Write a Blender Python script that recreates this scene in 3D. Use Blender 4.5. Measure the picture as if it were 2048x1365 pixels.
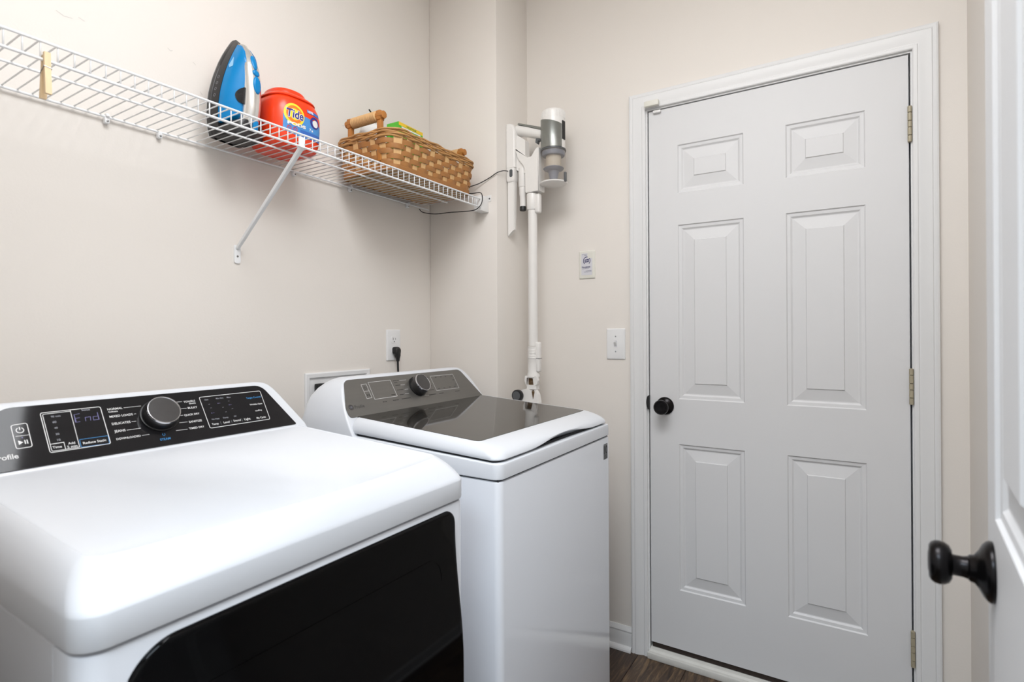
import bpy, bmesh, math, random
from mathutils import Matrix, Vector, noise
random.seed(7)
for _o in list(bpy.data.objects):
    bpy.data.objects.remove(_o, do_unlink=True)
scene = bpy.context.scene
COL = scene.collection

# ------------------------------------------------------------------ camera
YAW, PITCH, ROLL = 0.556577, 0.00185275, -0.00501867
_F = Vector((math.cos(PITCH)*math.cos(YAW), math.cos(PITCH)*math.sin(YAW), math.sin(PITCH)))
_r = Vector((math.sin(YAW), -math.cos(YAW), 0.0)); _u = _r.cross(_F)
_c, _s = math.cos(ROLL), math.sin(ROLL)
_r2 = _r*_c + _u*_s; _u2 = _u*_c - _r*_s
cam_d = bpy.data.cameras.new('camera'); cam = bpy.data.objects.new('camera', cam_d); COL.objects.link(cam)
cam_m = Matrix((_r2, _u2, -_F)).transposed().to_4x4(); cam_m.translation = Vector((0, 0, 1.24))
cam.matrix_world = cam_m
cam_d.sensor_fit = 'HORIZONTAL'; cam_d.sensor_width = 36.0; cam_d.lens = 1087.42/2048*36.0
cam_d.shift_y = -(682.5-665.63)/2048.0
cam_d.clip_start = 0.01; cam_d.clip_end = 60
cam_d.dof.use_dof = True; cam_d.dof.focus_distance = 1.75; cam_d.dof.aperture_fstop = 4.5
scene.camera = cam

# ------------------------------------------------------------------ world + lights + exposure
w = bpy.data.worlds.new('world'); scene.world = w; w.use_nodes = True
w.node_tree.nodes['Background'].inputs[0].default_value = (0.75, 0.85, 1.0, 1)
w.node_tree.nodes['Background'].inputs[1].default_value = 0.15

def area(name, loc, rot, sx, sy, power, col):
    l = bpy.data.lights.new(name, 'AREA'); l.shape = 'RECTANGLE'; l.size = sx; l.size_y = sy
    l.energy = power; l.color = col
    o = bpy.data.objects.new(name, l); COL.objects.link(o); o.location = loc; o.rotation_euler = rot
    return o
area('ceiling_bounce_light', (0.53, 0.31, 2.725), (0, 0, 0), 0.72, 0.9, 25.5, (0.94, 0.965, 1.0))  # area lamp standing in for flash bounced off the ceiling
area('hall_fill_light', (-0.70, 0.25, 2.69), (0, 0, 0), 1.0, 1.2, 50.0, (0.74, 0.87, 1.0))  # unseen lamp added as cool fill from the hall side
scene.view_settings.view_transform = 'Standard'
scene.view_settings.look = 'None'
scene.view_settings.exposure = 0.0
scene.view_settings.gamma = 1.0
scene.view_settings.use_curve_mapping = False

# ------------------------------------------------------------------ materials
def lin(c):
    return tuple(((v/255.0)/12.92 if v/255.0 <= 0.04045 else ((v/255.0+0.055)/1.055)**2.4) for v in c) + (1.0,)
def mat(name, rgb, rough=0.5, metal=0.0, var=0.03, vscale=30.0, bump=0.0, bscale=200.0, coat=0.0, trans=0.0, ior=1.5, stretch=None, emis=None, spec=0.5, alpha=1.0):
    m = bpy.data.materials.new(name); m.use_nodes = True
    nt = m.node_tree; b = nt.nodes['Principled BSDF']
    tc = nt.nodes.new('ShaderNodeTexCoord'); mp = nt.nodes.new('ShaderNodeMapping')
    nt.links.new(tc.outputs['Object'], mp.inputs['Vector'])
    if stretch: mp.inputs['Scale'].default_value = stretch
    nz = nt.nodes.new('ShaderNodeTexNoise'); nz.inputs['Scale'].default_value = vscale; nz.inputs['Detail'].default_value = 4
    nt.links.new(mp.outputs[0], nz.inputs['Vector'])
    c = lin(rgb); mx = nt.nodes.new('ShaderNodeMix'); mx.data_type = 'RGBA'
    mx.inputs[6].default_value = tuple(max(0, v*(1-var)) for v in c[:3]) + (1,)
    mx.inputs[7].default_value = tuple(min(1, v*(1+var)) for v in c[:3]) + (1,)
    nt.links.new(nz.outputs['Fac'], mx.inputs[0]); nt.links.new(mx.outputs[2], b.inputs['Base Color'])
    b.inputs['Roughness'].default_value = rough; b.inputs['Metallic'].default_value = metal
    b.inputs['IOR'].default_value = ior; b.inputs['Specular IOR Level'].default_value = spec
    b.inputs['Coat Weight'].default_value = coat; b.inputs['Coat Roughness'].default_value = 0.04
    b.inputs['Transmission Weight'].default_value = trans
    b.inputs['Alpha'].default_value = alpha
    if emis:
        b.inputs['Emission Color'].default_value = lin(emis[0]); b.inputs['Emission Strength'].default_value = emis[1]
    if bump:
        n2 = nt.nodes.new('ShaderNodeTexNoise'); n2.inputs['Scale'].default_value = bscale; n2.inputs['Detail'].default_value = 3
        nt.links.new(mp.outputs[0], n2.inputs['Vector'])
        bp = nt.nodes.new('ShaderNodeBump'); bp.inputs['Strength'].default_value = bump; bp.inputs['Distance'].default_value = 0.002
        nt.links.new(n2.outputs['Fac'], bp.inputs['Height']); nt.links.new(bp.outputs[0], b.inputs['Normal'])
    return m
M = {}
M['wall'] = mat('wall_paint_beige', (232, 226, 219), 0.65, var=0.012, vscale=3, bump=0.10, bscale=160)
M['ceil'] = mat('ceiling_paint', (240, 238, 234), 0.8, var=0.01, bump=0.1, bscale=120)
M['trim'] = mat('trim_paint', (228, 228, 228), 0.35, var=0.012, vscale=8, bump=0.03, bscale=60)
M['doorpaint'] = mat('door_paint', (219, 219, 220), 0.5, var=0.012, vscale=4, bump=0.05, bscale=90)
M['sill'] = mat('sill_paint_worn', (212, 210, 204), 0.55, var=0.12, vscale=25, bump=0.1)
M['enamel'] = mat('white_enamel', (226, 229, 235), 0.16, var=0.004, coat=0.5)
M['enamel_lid'] = mat('white_enamel_lid', (223, 226, 231), 0.34, var=0.004, coat=0.08)
M['dark_gap'] = mat('seam_shade_fill', (35, 36, 40), 0.8)  # dark filler colour standing in for shade inside the seams
M['blackglass'] = mat('black_door_glass', (4, 4, 5), 0.06, var=0.0, spec=0.15)
M['blackpanel'] = mat('charcoal_control_panel', (30, 29, 31), 0.07, var=0.25, vscale=12, spec=0.26, stretch=(1, 3, 3))
M['greypanel'] = mat('grey_control_panel', (118, 116, 112), 0.3, metal=0.6, var=0.05, vscale=20, stretch=(0.4, 6, 6))
M['lidglass'] = mat('smoked_lid_glass', (44, 42, 39), 0.05, var=0.06, vscale=5)
M['chrome'] = mat('chrome', (205, 206, 210), 0.14, metal=1.0, var=0.02)
M['brushed'] = mat('brushed_metal', (185, 187, 190), 0.28, metal=1.0, var=0.08, vscale=60)
M['dialface'] = mat('spun_metal_dial', (188, 189, 192), 0.42, metal=0.35, var=0.06, vscale=50)
M['paleblue'] = mat('pale_blue_print', (140, 192, 226), 0.4, var=0.0)
M['darkmetal'] = mat('dark_brushed_metal', (95, 94, 95), 0.3, metal=1.0, var=0.08, vscale=60)
M['printwhite'] = mat('white_print', (232, 232, 232), 0.5, var=0.0)
M['printgrey'] = mat('grey_print', (150, 152, 160), 0.5, var=0.0)
M['printblue'] = mat('blue_print', (50, 140, 205), 0.5, var=0.0)
M['printdark'] = mat('dark_print', (62, 60, 60), 0.5, var=0.0)
M['led'] = mat('display_segments', (112, 108, 158), 0.4, emis=((96, 94, 150), 0.08))
M['wire'] = mat('white_epoxy_wire', (238, 239, 240), 0.35, var=0.01)
M['plastic'] = mat('white_plastic', (236, 235, 233), 0.3, var=0.01)
M['plate'] = mat('white_cover_plate', (232, 232, 232), 0.3, var=0.01)
M['ivory'] = mat('ivory_plastic', (226, 224, 214), 0.4, var=0.015)
M['black'] = mat('black_rubber', (18, 18, 19), 0.45, var=0.1)
M['bronze'] = mat('oil_rubbed_bronze', (26, 24, 25), 0.25, metal=0.75, var=0.15, vscale=40)
M['hinge'] = mat('aged_brass_hinge', (172, 163, 140), 0.5, metal=0.25, var=0.08, vscale=60)
M['pine'] = mat('pale_pine', (232, 205, 165), 0.6, var=0.08, vscale=40, stretch=(6, 6, 0.6))
M['pine_end'] = mat('pine_end_grain', (205, 165, 110), 0.7, var=0.08)
M['steel'] = mat('spring_steel', (150, 150, 150), 0.3, metal=1.0)
M['ironblack'] = mat('iron_black_plastic', (38, 37, 38), 0.4, var=0.06)
M['ironblue'] = mat('iron_blue_tank', (0, 126, 190), 0.24, var=0.05, vscale=12, spec=0.35)
M['ironsilver'] = mat('iron_silver_handle', (222, 220, 216), 0.18, metal=0.75, var=0.02)
M['tub'] = mat('orange_tub_plastic', (236, 62, 18), 0.3, var=0.04, vscale=15)
M['yellow'] = mat('yellow_print', (250, 215, 50), 0.45, var=0.0)
M['orange'] = mat('orange_print', (244, 120, 35), 0.45, var=0.0)
M['navy'] = mat('navy_print', (45, 40, 130), 0.45, var=0.0)
M['skyblue'] = mat('sky_blue_print', (70, 140, 205), 0.45, var=0.08, vscale=60)
M['midblue'] = mat('mid_blue_print', (55, 105, 185), 0.45, var=0.08, vscale=60)
M['red'] = mat('red_print', (215, 50, 45), 0.45, var=0.0)
M['slat'] = mat('tan_base_slat', (172, 138, 96), 0.6, var=0.12, vscale=30)
M['weave'] = mat('honey_splint', (164, 112, 60), 0.55, var=0.22, vscale=35, bump=0.2, bscale=150, stretch=(1, 1, 3))
M['splint'] = mat('pale_splint', (214, 172, 118), 0.6, var=0.14, vscale=40, stretch=(4, 4, 0.6))
M['reed'] = mat('reed', (188, 140, 84), 0.55, var=0.2, vscale=40)
M['oak'] = mat('oak_handle', (178, 116, 52), 0.5, var=0.2, vscale=40, stretch=(4, 4, 0.8))
M['paper'] = mat('white_paper', (226, 225, 222), 0.7, var=0.02)
M['green'] = mat('green_carton', (88, 190, 52), 0.45, var=0.04)
M['greendark'] = mat('dark_green_print', (58, 140, 40), 0.45)
M['gold'] = mat('yellow_carton', (240, 200, 45), 0.45, var=0.03)
M['vacwhite'] = mat('vacuum_white_plastic', (234, 231, 227), 0.3, var=0.01)
M['vacgrey'] = mat('vacuum_grey_shell', (140, 142, 138), 0.32, metal=0.7, var=0.06, vscale=80)
M['vacdark'] = mat('vacuum_dark_grey', (88, 90, 92), 0.4)
M['vacmid'] = mat('vacuum_slate_grey', (122, 128, 142), 0.4)
M['clear'] = mat('clear_dust_bin', (190, 178, 164), 0.05, var=0.0, alpha=0.17)
M['hose'] = mat('brown_corrugated_hose', (96, 72, 42), 0.45)
M['beige'] = mat('filter_mesh_beige', (200, 190, 175), 0.6)
M['navyink'] = mat('navy_ink', (40, 38, 95), 0.5, var=0.0)
M['sticker'] = mat('sticker_pale', (214, 213, 218), 0.4, var=0.01)
M['stickergrey'] = mat('sticker_grey', (112, 114, 116), 0.4)

M['gap_shade'] = mat('brown_gap_shade', (48, 36, 30), 0.7)  # dark brown painted in for the shaded gap below the door
M['scuff'] = mat('wall_scuff', (205, 201, 196), 0.7)
# wood floor
def wood(name, dark, mid, light, off):
    m = bpy.data.materials.new(name); m.use_nodes = True; nt = m.node_tree; bs = nt.nodes['Principled BSDF']
    tc = nt.nodes.new('ShaderNodeTexCoord'); mp = nt.nodes.new('ShaderNodeMapping'); mp.inputs['Scale'].default_value = (1.6, 13, 1); mp.inputs['Location'].default_value = (off, off*2, 0)
    nt.links.new(tc.outputs['Object'], mp.inputs['Vector'])
    big = nt.nodes.new('ShaderNodeTexNoise'); big.inputs['Scale'].default_value = 2.2; big.inputs['Detail'].default_value = 3
    nt.links.new(tc.outputs['Object'], big.inputs['Vector'])
    mix = nt.nodes.new('ShaderNodeMix'); mix.data_type = 'VECTOR'; mix.inputs[0].default_value = 0.22
    nt.links.new(mp.outputs[0], mix.inputs[4]); nt.links.new(big.outputs['Color'], mix.inputs[5])
    fine = nt.nodes.new('ShaderNodeTexNoise'); fine.inputs['Scale'].default_value = 7.0; fine.inputs['Detail'].default_value = 8; fine.inputs['Roughness'].default_value = 0.65; fine.inputs['Distortion'].default_value = 0.7
    nt.links.new(mix.outputs[1], fine.inputs['Vector'])
    rp = nt.nodes.new('ShaderNodeValToRGB'); e = rp.color_ramp.elements
    e[0].position = 0.34; e[0].color = lin(dark); e[1].position = 0.72; e[1].color = lin(light); k = e.new(0.52); k.color = lin(mid)
    nt.links.new(fine.outputs['Fac'], rp.inputs[0]); nt.links.new(rp.outputs[0], bs.inputs['Base Color']); bs.inputs['Roughness'].default_value = 0.45
    return m
M['floor'] = wood('dark_plank_vinyl', (44, 33, 27), (68, 52, 41), (118, 93, 66), 0.0)
M['floor_b'] = wood('dark_plank_vinyl_light', (50, 38, 30), (78, 61, 47), (132, 106, 76), 3.7)

# ------------------------------------------------------------------ mesh helpers
def box(bm, x0, x1, y0, y1, z0, z1, bev=0.0, seg=2):
    r = bmesh.ops.create_cube(bm, size=1.0)
    vs = r['verts']
    for v in vs:
        v.co = Vector((x0 + (v.co.x+0.5)*(x1-x0), y0 + (v.co.y+0.5)*(y1-y0), z0 + (v.co.z+0.5)*(z1-z0)))
    if bev:
        es = list({e for v in vs for e in v.link_edges})
        bmesh.ops.bevel(bm, geom=es, offset=bev, segments=seg, affect='EDGES', profile=0.5)
def tube(bm, pts, r, seg=8, closed=False, cap=True):
    pts = [Vector(p) for p in pts]; n = len(pts); rings = []
    def rad(i): return r[i] if isinstance(r, (list, tuple)) else r
    t0 = (pts[1]-pts[0]).normalized()
    up = Vector((0, 0, 1)) if abs(t0.z) < 0.9 else Vector((1, 0, 0))
    nrm = (up - t0*up.dot(t0)).normalized()
    for i in range(n):
        if closed: t = (pts[(i+1) % n]-pts[(i-1) % n]).normalized()
        elif i == 0: t = t0
        elif i == n-1: t = (pts[-1]-pts[-2]).normalized()
        else: t = ((pts[i+1]-pts[i]).normalized()+(pts[i]-pts[i-1]).normalized()).normalized()
        nrm = (nrm - t*nrm.dot(t)).normalized(); b = t.cross(nrm)
        rings.append([bm.verts.new(pts[i] + (nrm*math.cos(a)+b*math.sin(a))*rad(i)) for a in [2*math.pi*k/seg for k in range(seg)]])
    for i in range(n if closed else n-1):
        A, B = rings[i], rings[(i+1) % n]
        for k in range(seg):
            bm.faces.new((A[k], A[(k+1) % seg], B[(k+1) % seg], B[k]))
    if cap and not closed:
        bm.faces.new(rings[0][::-1]); bm.faces.new(rings[-1])
def loft(bm, loops, cap0=True, cap1=True):
    rs = [[bm.verts.new(Vector(p)) for p in L] for L in loops]
    n = len(rs[0])
    for A, B in zip(rs, rs[1:]):
        for k in range(n):
            bm.faces.new((A[k], A[(k+1) % n], B[(k+1) % n], B[k]))
    if cap0: bm.faces.new(rs[0][::-1])
    if cap1: bm.faces.new(rs[-1])
    return rs
def lathe(bm, prof, base, axis, seg=28):
    axis = Vector(axis).normalized(); base = Vector(base)
    up = Vector((0, 0, 1)) if abs(axis.z) < 0.9 else Vector((1, 0, 0))
    a = (up - axis*up.dot(axis)).normalized(); b = axis.cross(a)
    loops = [[base + axis*h + (a*math.cos(t)+b*math.sin(t))*max(r, 1e-5) for t in [2*math.pi*k/seg for k in range(seg)]] for r, h in prof]
    loft(bm, loops)
def rrect(x0, x1, y0, y1, r, n=6):
    """closed outline, CCW, starting at the (x0,y0) corner; r = one radius or four (x0y0, x1y0, x1y1, x0y1)"""
    if not isinstance(r, (list, tuple)): r = (r,)*4
    out = []
    for (cx, cy, sx, sy, a0), q in zip(((x0, y0, 1, 1, math.pi), (x1, y0, -1, 1, 1.5*math.pi), (x1, y1, -1, -1, 0), (x0, y1, 1, -1, 0.5*math.pi)), r):
        ox, oy = cx+sx*q, cy+sy*q
        for k in range(n+1):
            a = a0 + 0.5*math.pi*k/n
            out.append((ox+q*math.cos(a), oy+q*math.sin(a)))
    return out
def prism(bm, pts2, f0, f1):
    """extrude a 2D outline between two placing functions"""
    loft(bm, [[f0(*p) for p in pts2], [f1(*p) for p in pts2]])
WM = {}
def obj(name, bm, material, parent=None, smooth=True, angle=35, mtx=None):
    if mtx is not None: bm.transform(mtx)
    bmesh.ops.recalc_face_normals(bm, faces=bm.faces[:])
    me = bpy.data.meshes.new(name); bm.to_mesh(me); bm.free()
    if smooth:
        me.shade_smooth(); me.set_sharp_from_angle(angle=math.radians(angle))
    me.materials.append(M[material])
    o = bpy.data.objects.new(name, me); COL.objects.link(o)
    WM[o.name] = Matrix.Identity(4)
    if any(t in name for t in ('lettering', 'print', 'white_lines', 'emblem', 'marks', 'slots', 'display_seg', 'label_band', 'logo_', 'vent_ribs', 'display')):
        o['kind'] = 'stuff'          # flat print, far too small to pick apart
    if parent is not None:
        o.parent = parent; o.matrix_parent_inverse = WM[parent.name].inverted()
    return o
def flip_up(bm): pass
def tag(o, label, cat, group=None):
    o['label'] = label; o['category'] = cat
    if group: o['group'] = group
    return o
def thing(name, label, cat, loc=(0, 0, 0), group=None):
    o = bpy.data.objects.new(name, None); COL.objects.link(o); o.location = loc; o.empty_display_size = 0.05
    WM[o.name] = Matrix.Translation(Vector(loc))
    return tag(o, label, cat, group)
def struct(name, bm, material, parent=None, **k):
    o = obj(name, bm, material, parent, **k)
    if parent is None: o['kind'] = 'structure'
    return o
def new(): return bmesh.new()
def obox(name, material, parent, *a, **k):
    bm = new(); box(bm, *a, **k); return obj(name, bm, material, parent)
_txt = {}
def text_mesh(s, bold=0.0):
    key = (s, bold)
    if key not in _txt:
        cu = bpy.data.curves.new('print', 'FONT'); cu.body = s; cu.offset = bold; cu.resolution_u = 3
        o = bpy.data.objects.new('print', cu); COL.objects.link(o)
        dg = bpy.context.evaluated_depsgraph_get()
        me = bpy.data.meshes.new_from_object(o.evaluated_get(dg))
        vs = [v.co.copy() for v in me.vertices]; fs = [tuple(p.vertices) for p in me.polygons]
        bpy.data.objects.remove(o); bpy.data.meshes.remove(me); bpy.data.curves.remove(cu)
        _txt[key] = (vs, fs)
    return _txt[key]
def put_text(bm, s, u0, u1, v, place, bold=0.02, height=None, shear=0.0):
    """letters laid on a surface: u from u0 to u1, middle of a capital at v; place(u, v) -> point"""
    vs, fs = text_mesh(s, bold)
    xs = [p.x for p in vs]; x0, x1 = min(xs), max(xs)
    k = (u1-u0)/(x1-x0); ky = height/0.7 if height else k
    out = [bm.verts.new(place(u0+(p.x-x0)*k+(p.y-0.35)*ky*shear, v+(p.y-0.35)*ky)) for p in vs]
    for f in fs:
        try: bm.faces.new([out[i] for i in f])
        except ValueError: pass
def stroke(bm, pts, wd, place, closed=False):
    P = [Vector(p) for p in pts]; n = len(P)
    L, R = [], []
    for i in range(n):
        if closed: d = (P[(i+1) % n]-P[i]).normalized()+(P[i]-P[i-1]).normalized()
        else: d = (P[min(i+1, n-1)]-P[max(i-1, 0)])
        d.normalize(); nn = Vector((-d.y, d.x))
        k = 1.0
        if (closed or 0 < i < n-1):
            e = (P[(i+1) % n]-P[i]).normalized(); c = abs(nn.dot(Vector((-e.y, e.x)))); k = 1/max(c, 0.4)
        L.append(bm.verts.new(place(*(P[i]+nn*wd*0.5*k)))); R.append(bm.verts.new(place(*(P[i]-nn*wd*0.5*k))))
    for i in range(n if closed else n-1):
        j = (i+1) % n
        bm.faces.new((L[i], R[i], R[j], L[j]))
def poly(bm, pts, place):
    bm.faces.new([bm.verts.new(place(*p)) for p in pts])
def rpoly(pts, r, n=5):
    """polygon with rounded corners (2D)"""
    if not isinstance(r, (list, tuple)): r = [r]*len(pts)
    out = []; m = len(pts)
    for i in range(m):
        p = Vector(pts[i]); a = Vector(pts[i-1])-p; b = Vector(pts[(i+1) % m])-p
        q = min(r[i], a.length*0.49, b.length*0.49)
        s = p+a.normalized()*q; e = p+b.normalized()*q
        if q < 1e-5: out.append(tuple(p)); continue
        for k in range(n+1):
            t = k/n; out.append(tuple(s*(1-t)**2+p*2*t*(1-t)+e*t*t))
    return out
def disc_pts(cx, cy, rx, ry, n=32):
    return [(cx+rx*math.cos(2*math.pi*k/n), cy+ry*math.sin(2*math.pi*k/n)) for k in range(n)]
def interp(tab, x):
    if x <= tab[0][0]: return tab[0][1]
    for (a, b), (c, d) in zip(tab, tab[1:]):
        if x <= c: return b+(d-b)*(x-a)/(c-a)
    return tab[-1][1]

# ------------------------------------------------------------------ the room
XB, YA, XC, YC, YF, CZ = 2.05, 1.538, 1.806, 1.192, -0.294, 2.74
bm = new(); box(bm, -1.7, 2.2, -1.3, 1.7, -0.06, -0.004); struct('floor', bm, 'floor', smooth=False); floor = bpy.data.objects['floor']
# floor planks run away from the entry; seams every 18 cm
_pl = {}
def plank_mesh(L):
    if L not in _pl:
        b = new(); box(b, -L/2, L/2, -0.0894, 0.0894, -0.004, 0.0, bev=0.0012, seg=1)
        me = bpy.data.meshes.new('plank'); b.to_mesh(me); b.free(); _pl[L] = me
    return _pl[L]
row = 0; y = -0.29+0.07
y = 0.70-0.09-0.18*5
while y < 1.53:
    off = (row*0.47) % 1.2; x = 0.16-off
    while x < 2.04:
        a, b_ = max(x, 0.16), min(x+1.2, 2.045)
        if b_-a > 0.02:
            L = round(b_-a-0.001, 4); me = plank_mesh(L)
            if not me.materials: me.materials.append(M['floor'])
            o = bpy.data.objects.new('plank', me); COL.objects.link(o); o.location = ((a+b_)/2, y, 0); o.parent = floor
            if (row+int(x*3)) % 2:
                o.material_slots[0].link = 'OBJECT'; o.material_slots[0].material = M['floor_b']
        x += 1.2
    y += 0.18; row += 1
bm = new(); box(bm, -1.7, 2.2, -1.3, 1.7, CZ, CZ+0.06); struct('ceiling', bm, 'ceil', smooth=False)
for lx, ly, sx, sy in ((0.53, 0.31, 0.72, 0.9), (-0.70, 0.25, 1.0, 1.2)):      # invented panel frames around the two unseen area lights
    bm = new(); a, c = sx/2+.002, sy/2+.002
    for x0, x1, y0, y1 in ((-a-.02, a+.02, -c-.02, -c), (-a-.02, a+.02, c, c+.02), (-a-.02, -a, -c, c), (a, a+.02, -c, c)): box(bm, lx+x0, lx+x1, ly+y0, ly+y1, CZ-.022, CZ)
    obj('added_light_frame', bm, 'trim', bpy.data.objects['ceiling'], smooth=False)
bm = new(); box(bm, -1.7, 2.2, YA, YA+0.1, -0.06, CZ); struct('wall_back', bm, 'wall', smooth=False)
bm = new(); box(bm, XC, XB+0.12, YC, YA, -0.004, CZ, bev=0.004); struct('wall_chase', bm, 'wall')
OY0, OY1, OZ1 = -0.176, 0.676, 2.108     # rough opening of the far door
bm = new()
box(bm, XB, XB+0.14, OY1, YC+0.05, -0.004, CZ); box(bm, XB, XB+0.14, YF-0.1, OY0, -0.004, CZ); box(bm, XB, XB+0.14, OY0, OY1, OZ1, CZ)
struct('wall_right', bm, 'wall', smooth=False)
bm = new(); box(bm, 0.045, XB+0.14, YF-0.1, YF, -0.004, CZ); struct('wall_front', bm, 'wall', smooth=False)
EY0, EY1, EZ1 = -0.100, 0.665, 2.07      # entry doorway the camera stands in
bm = new()
box(bm, 0.045, 0.155, EY1, YA, -0.004, CZ); box(bm, 0.045, 0.155, YF, EY0, -0.004, CZ); box(bm, 0.045, 0.155, EY0, EY1, EZ1, CZ)
struct('wall_left', bm, 'wall', smooth=False)
bm = new(); box(bm, -1.75, -1.7, -1.3, 1.7, -0.06, CZ); struct('wall_hall_end', bm, 'wall', smooth=False)
bm = new(); box(bm, -1.7, 0.045, -1.3, -1.2, -0.06, CZ); struct('wall_hall_side', bm, 'wall', smooth=False)
bm = new(); box(bm, 0.045, 0.155, -1.3, YF-0.1, -0.004, CZ); struct('wall_hall_front', bm, 'wall', smooth=False)

# door casing (one mitred moulding), jamb, sill
def casing(name, yi0, yi1, zi, prof, place):
    bm = new(); loops = []
    for k in range(4):
        L = []
        for d, t in prof:
            yy = (yi1+d) if k < 2 else (yi0-d); zz = 0.0 if k in (0, 3) else zi+d
            L.append(place(yy, zz, t))
        loops.append(L)
    loft(bm, loops); return struct(name, bm, 'trim', angle=25)
CP = [(0, 0), (0, .0085), (.003, .0105), (.011, .0115), (.0135, .009), (.018, .0095), (.024, .0120), (.036, .0155), (.046, .0170), (.0485, .0145), (.052, .0165), (.057, .0180), (.0615, .0165), (.063, .0130), (.063, 0)]
casing('trim_1', -0.164, 0.664, 2.097, CP, lambda y, z, t: (XB-t, y, z))
bm = new()
for y0, y1 in ((0.658, 0.676), (-0.176, -0.1595)): box(bm, XB, XB+0.14, y0, y1, 0.0, 2.108)
box(bm, XB, XB+0.14, -0.1595, 0.658, 2.0915, 2.108)
for y0, y1 in ((0.640, 0.658), (-0.1595, -0.142)): box(bm, XB+0.052, XB+0.14, y0, y1, 0.04, 2.0915)
box(bm, XB+0.052, XB+0.14, -0.142, 0.640, 2.075, 2.0915)
struct('trim_2', bm, 'trim', smooth=False)
bm = new(); box(bm, 2.028, 2.060, -0.163, 0.663, 0.0, 0.024, bev=0.003); struct('trim_3', bm, 'sill')
bm = new(); loft(bm, [[(2.040, yy, 0.022), (2.048, yy, 0.030), (2.060, yy, 0.0345), (2.19, yy, 0.036), (2.19, yy, 0.0), (2.045, yy, 0.0)] for yy in (-0.158, 0.657)]); struct('trim_4', bm, 'sill', smooth=False)

# base boards with shoe moulding
def baseboard(name, a0, a1, place):
    root = None
    bp = [(0, 0), (.012, 0), (.012, .062), (.0105, .068), (.0115, .074), (.008, .082), (.004, .090), (0, .090)]
    bm = new(); loft(bm, [[place(a, t, z) for t, z in bp] for a in (a0, a1)]); o = struct(name, bm, 'trim', angle=20)
    q = [(.012, 0), (.027, 0), (.026, .006), (.0225, .012), (.018, .0155), (.012, .017)]
    bm = new(); loft(bm, [[place(a, t, z) for t, z in q] for a in (a0, a1)]); obj('shoe_moulding', bm, 'trim', o, angle=20)
baseboard('baseboard_right', 0.728, YC, lambda a, t, z: (XB-t, a, z))
baseboard('baseboard_corner', YF, -0.2275, lambda a, t, z: (XB-t, a, z))
baseboard('baseboard_front', 0.16, XB-0.03, lambda a, t, z: (a, YF+t, z))
baseboard('baseboard_chase', XC+0.002, XB-0.03, lambda a, t, z: (a, YC-t, z))

# six-panel slabs
PR = [(0, 0), (.0035, -.0042), (.013, -.0050), (.0185, -.0092), (.0215, -.0095), (.058, -.0040), (.0605, -.0008)]
def panel_slab(name, w0, w1, z0, z1, cols, rows, thick, place):
    xs = [w0]+[v for c in cols for v in c]+[w1]; zs = [z0]+[v for r in rows for v in r]+[z1]
    bm = new(); vg = {}
    for i, x in enumerate(xs):
        for j, z in enumerate(zs): vg[i, j] = bm.verts.new(place(x, z, 0))
    for i in range(len(xs)-1):
        for j in range(len(zs)-1):
            if i % 2 == 1 and j % 2 == 1: continue
            bm.faces.new((vg[i, j], vg[i+1, j], vg[i+1, j+1], vg[i, j+1]))
    nx, nz = len(xs)-1, len(zs)-1
    ring = [vg[i, 0] for i in range(nx+1)]+[vg[nx, j] for j in range(1, nz+1)]+[vg[i, nz] for i in range(nx-1, -1, -1)]+[vg[0, j] for j in range(nz-1, 0, -1)]
    crd = [(x, z0) for x in xs]+[(w1, z) for z in zs[1:]]+[(x, z1) for x in xs[-2::-1]]+[(w0, z) for z in zs[-2:0:-1]]
    back = [bm.verts.new(place(x, z, -thick)) for x, z in crd]
    for k in range(len(ring)):
        j = (k+1) % len(ring); bm.faces.new((ring[k], ring[j], back[j], back[k]))
    bm.faces.new(back)
    o = struct(name, bm, 'doorpaint', smooth=False)
    for c in cols:
        for r in rows:
            b = new()
            loft(b, [[place(c[0]+d, r[0]+d, t), place(c[1]-d, r[0]+d, t), place(c[1]-d, r[1]-d, t), place(c[0]+d, r[1]-d, t)] for d, t in PR], cap0=False)
            obj('panel', b, 'doorpaint', o, smooth=False)
    return o
door = panel_slab('door_1', -0.1545, 0.6535, 0.058, 2.0870, [(-0.043, 0.183), (0.316, 0.545)], [(0.278, 0.824), (0.992, 1.643), (1.761, 1.942)], 0.044, lambda a, z, t: (XB+0.002-t, a, z))
KN = [(0.0005, 0), (.033, 0), (.0335, .003), (.032, .006), (.0285, .009), (.021, .013), (.0155, .017), (.0145, .021), (.0125, .023), (.0115, .027), (.0115, .036), (.013, .038), (.019, .040), (.0245, .044), (.0272, .050), (.0275, .056), (.0262, .062), (.0225, .0655), (.0205, .0648), (.0150, .0660), (.0100, .0652), (.0005, .0650)]
def doorknob(parent, base, axis, profile=KN):
    b = new(); lathe(b, profile[:9], base, axis, 36); k = obj('knob', b, 'bronze', parent, angle=50)
    k['label'] = 'black round door knob'
    b = new(); lathe(b, profile[8:], base, axis, 36); obj('knob_head', b, 'bronze', k, angle=50)
doorknob(door, (XB+0.002, 0.596, 0.964), (-1, 0, 0))
b = new(); box(b, XB+0.010, XB+0.040, -0.152, 0.651, 0.0365, 0.0585); obj('door_gap_shade', b, 'gap_shade', door, smooth=False)  # dark strip added to paint the shade under the far door
b = new(); prism(b, [(.011*math.sin(t), .0275*math.cos(t)) for t in [math.pi*k/14 for k in range(15)]], lambda u, v: (XB+.004, 0.6540+u, 0.974+v), lambda u, v: (XB-0.0108, 0.6540+u, 0.974+v)); obj('strike_plate', b, 'black', door, smooth=False)
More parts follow.
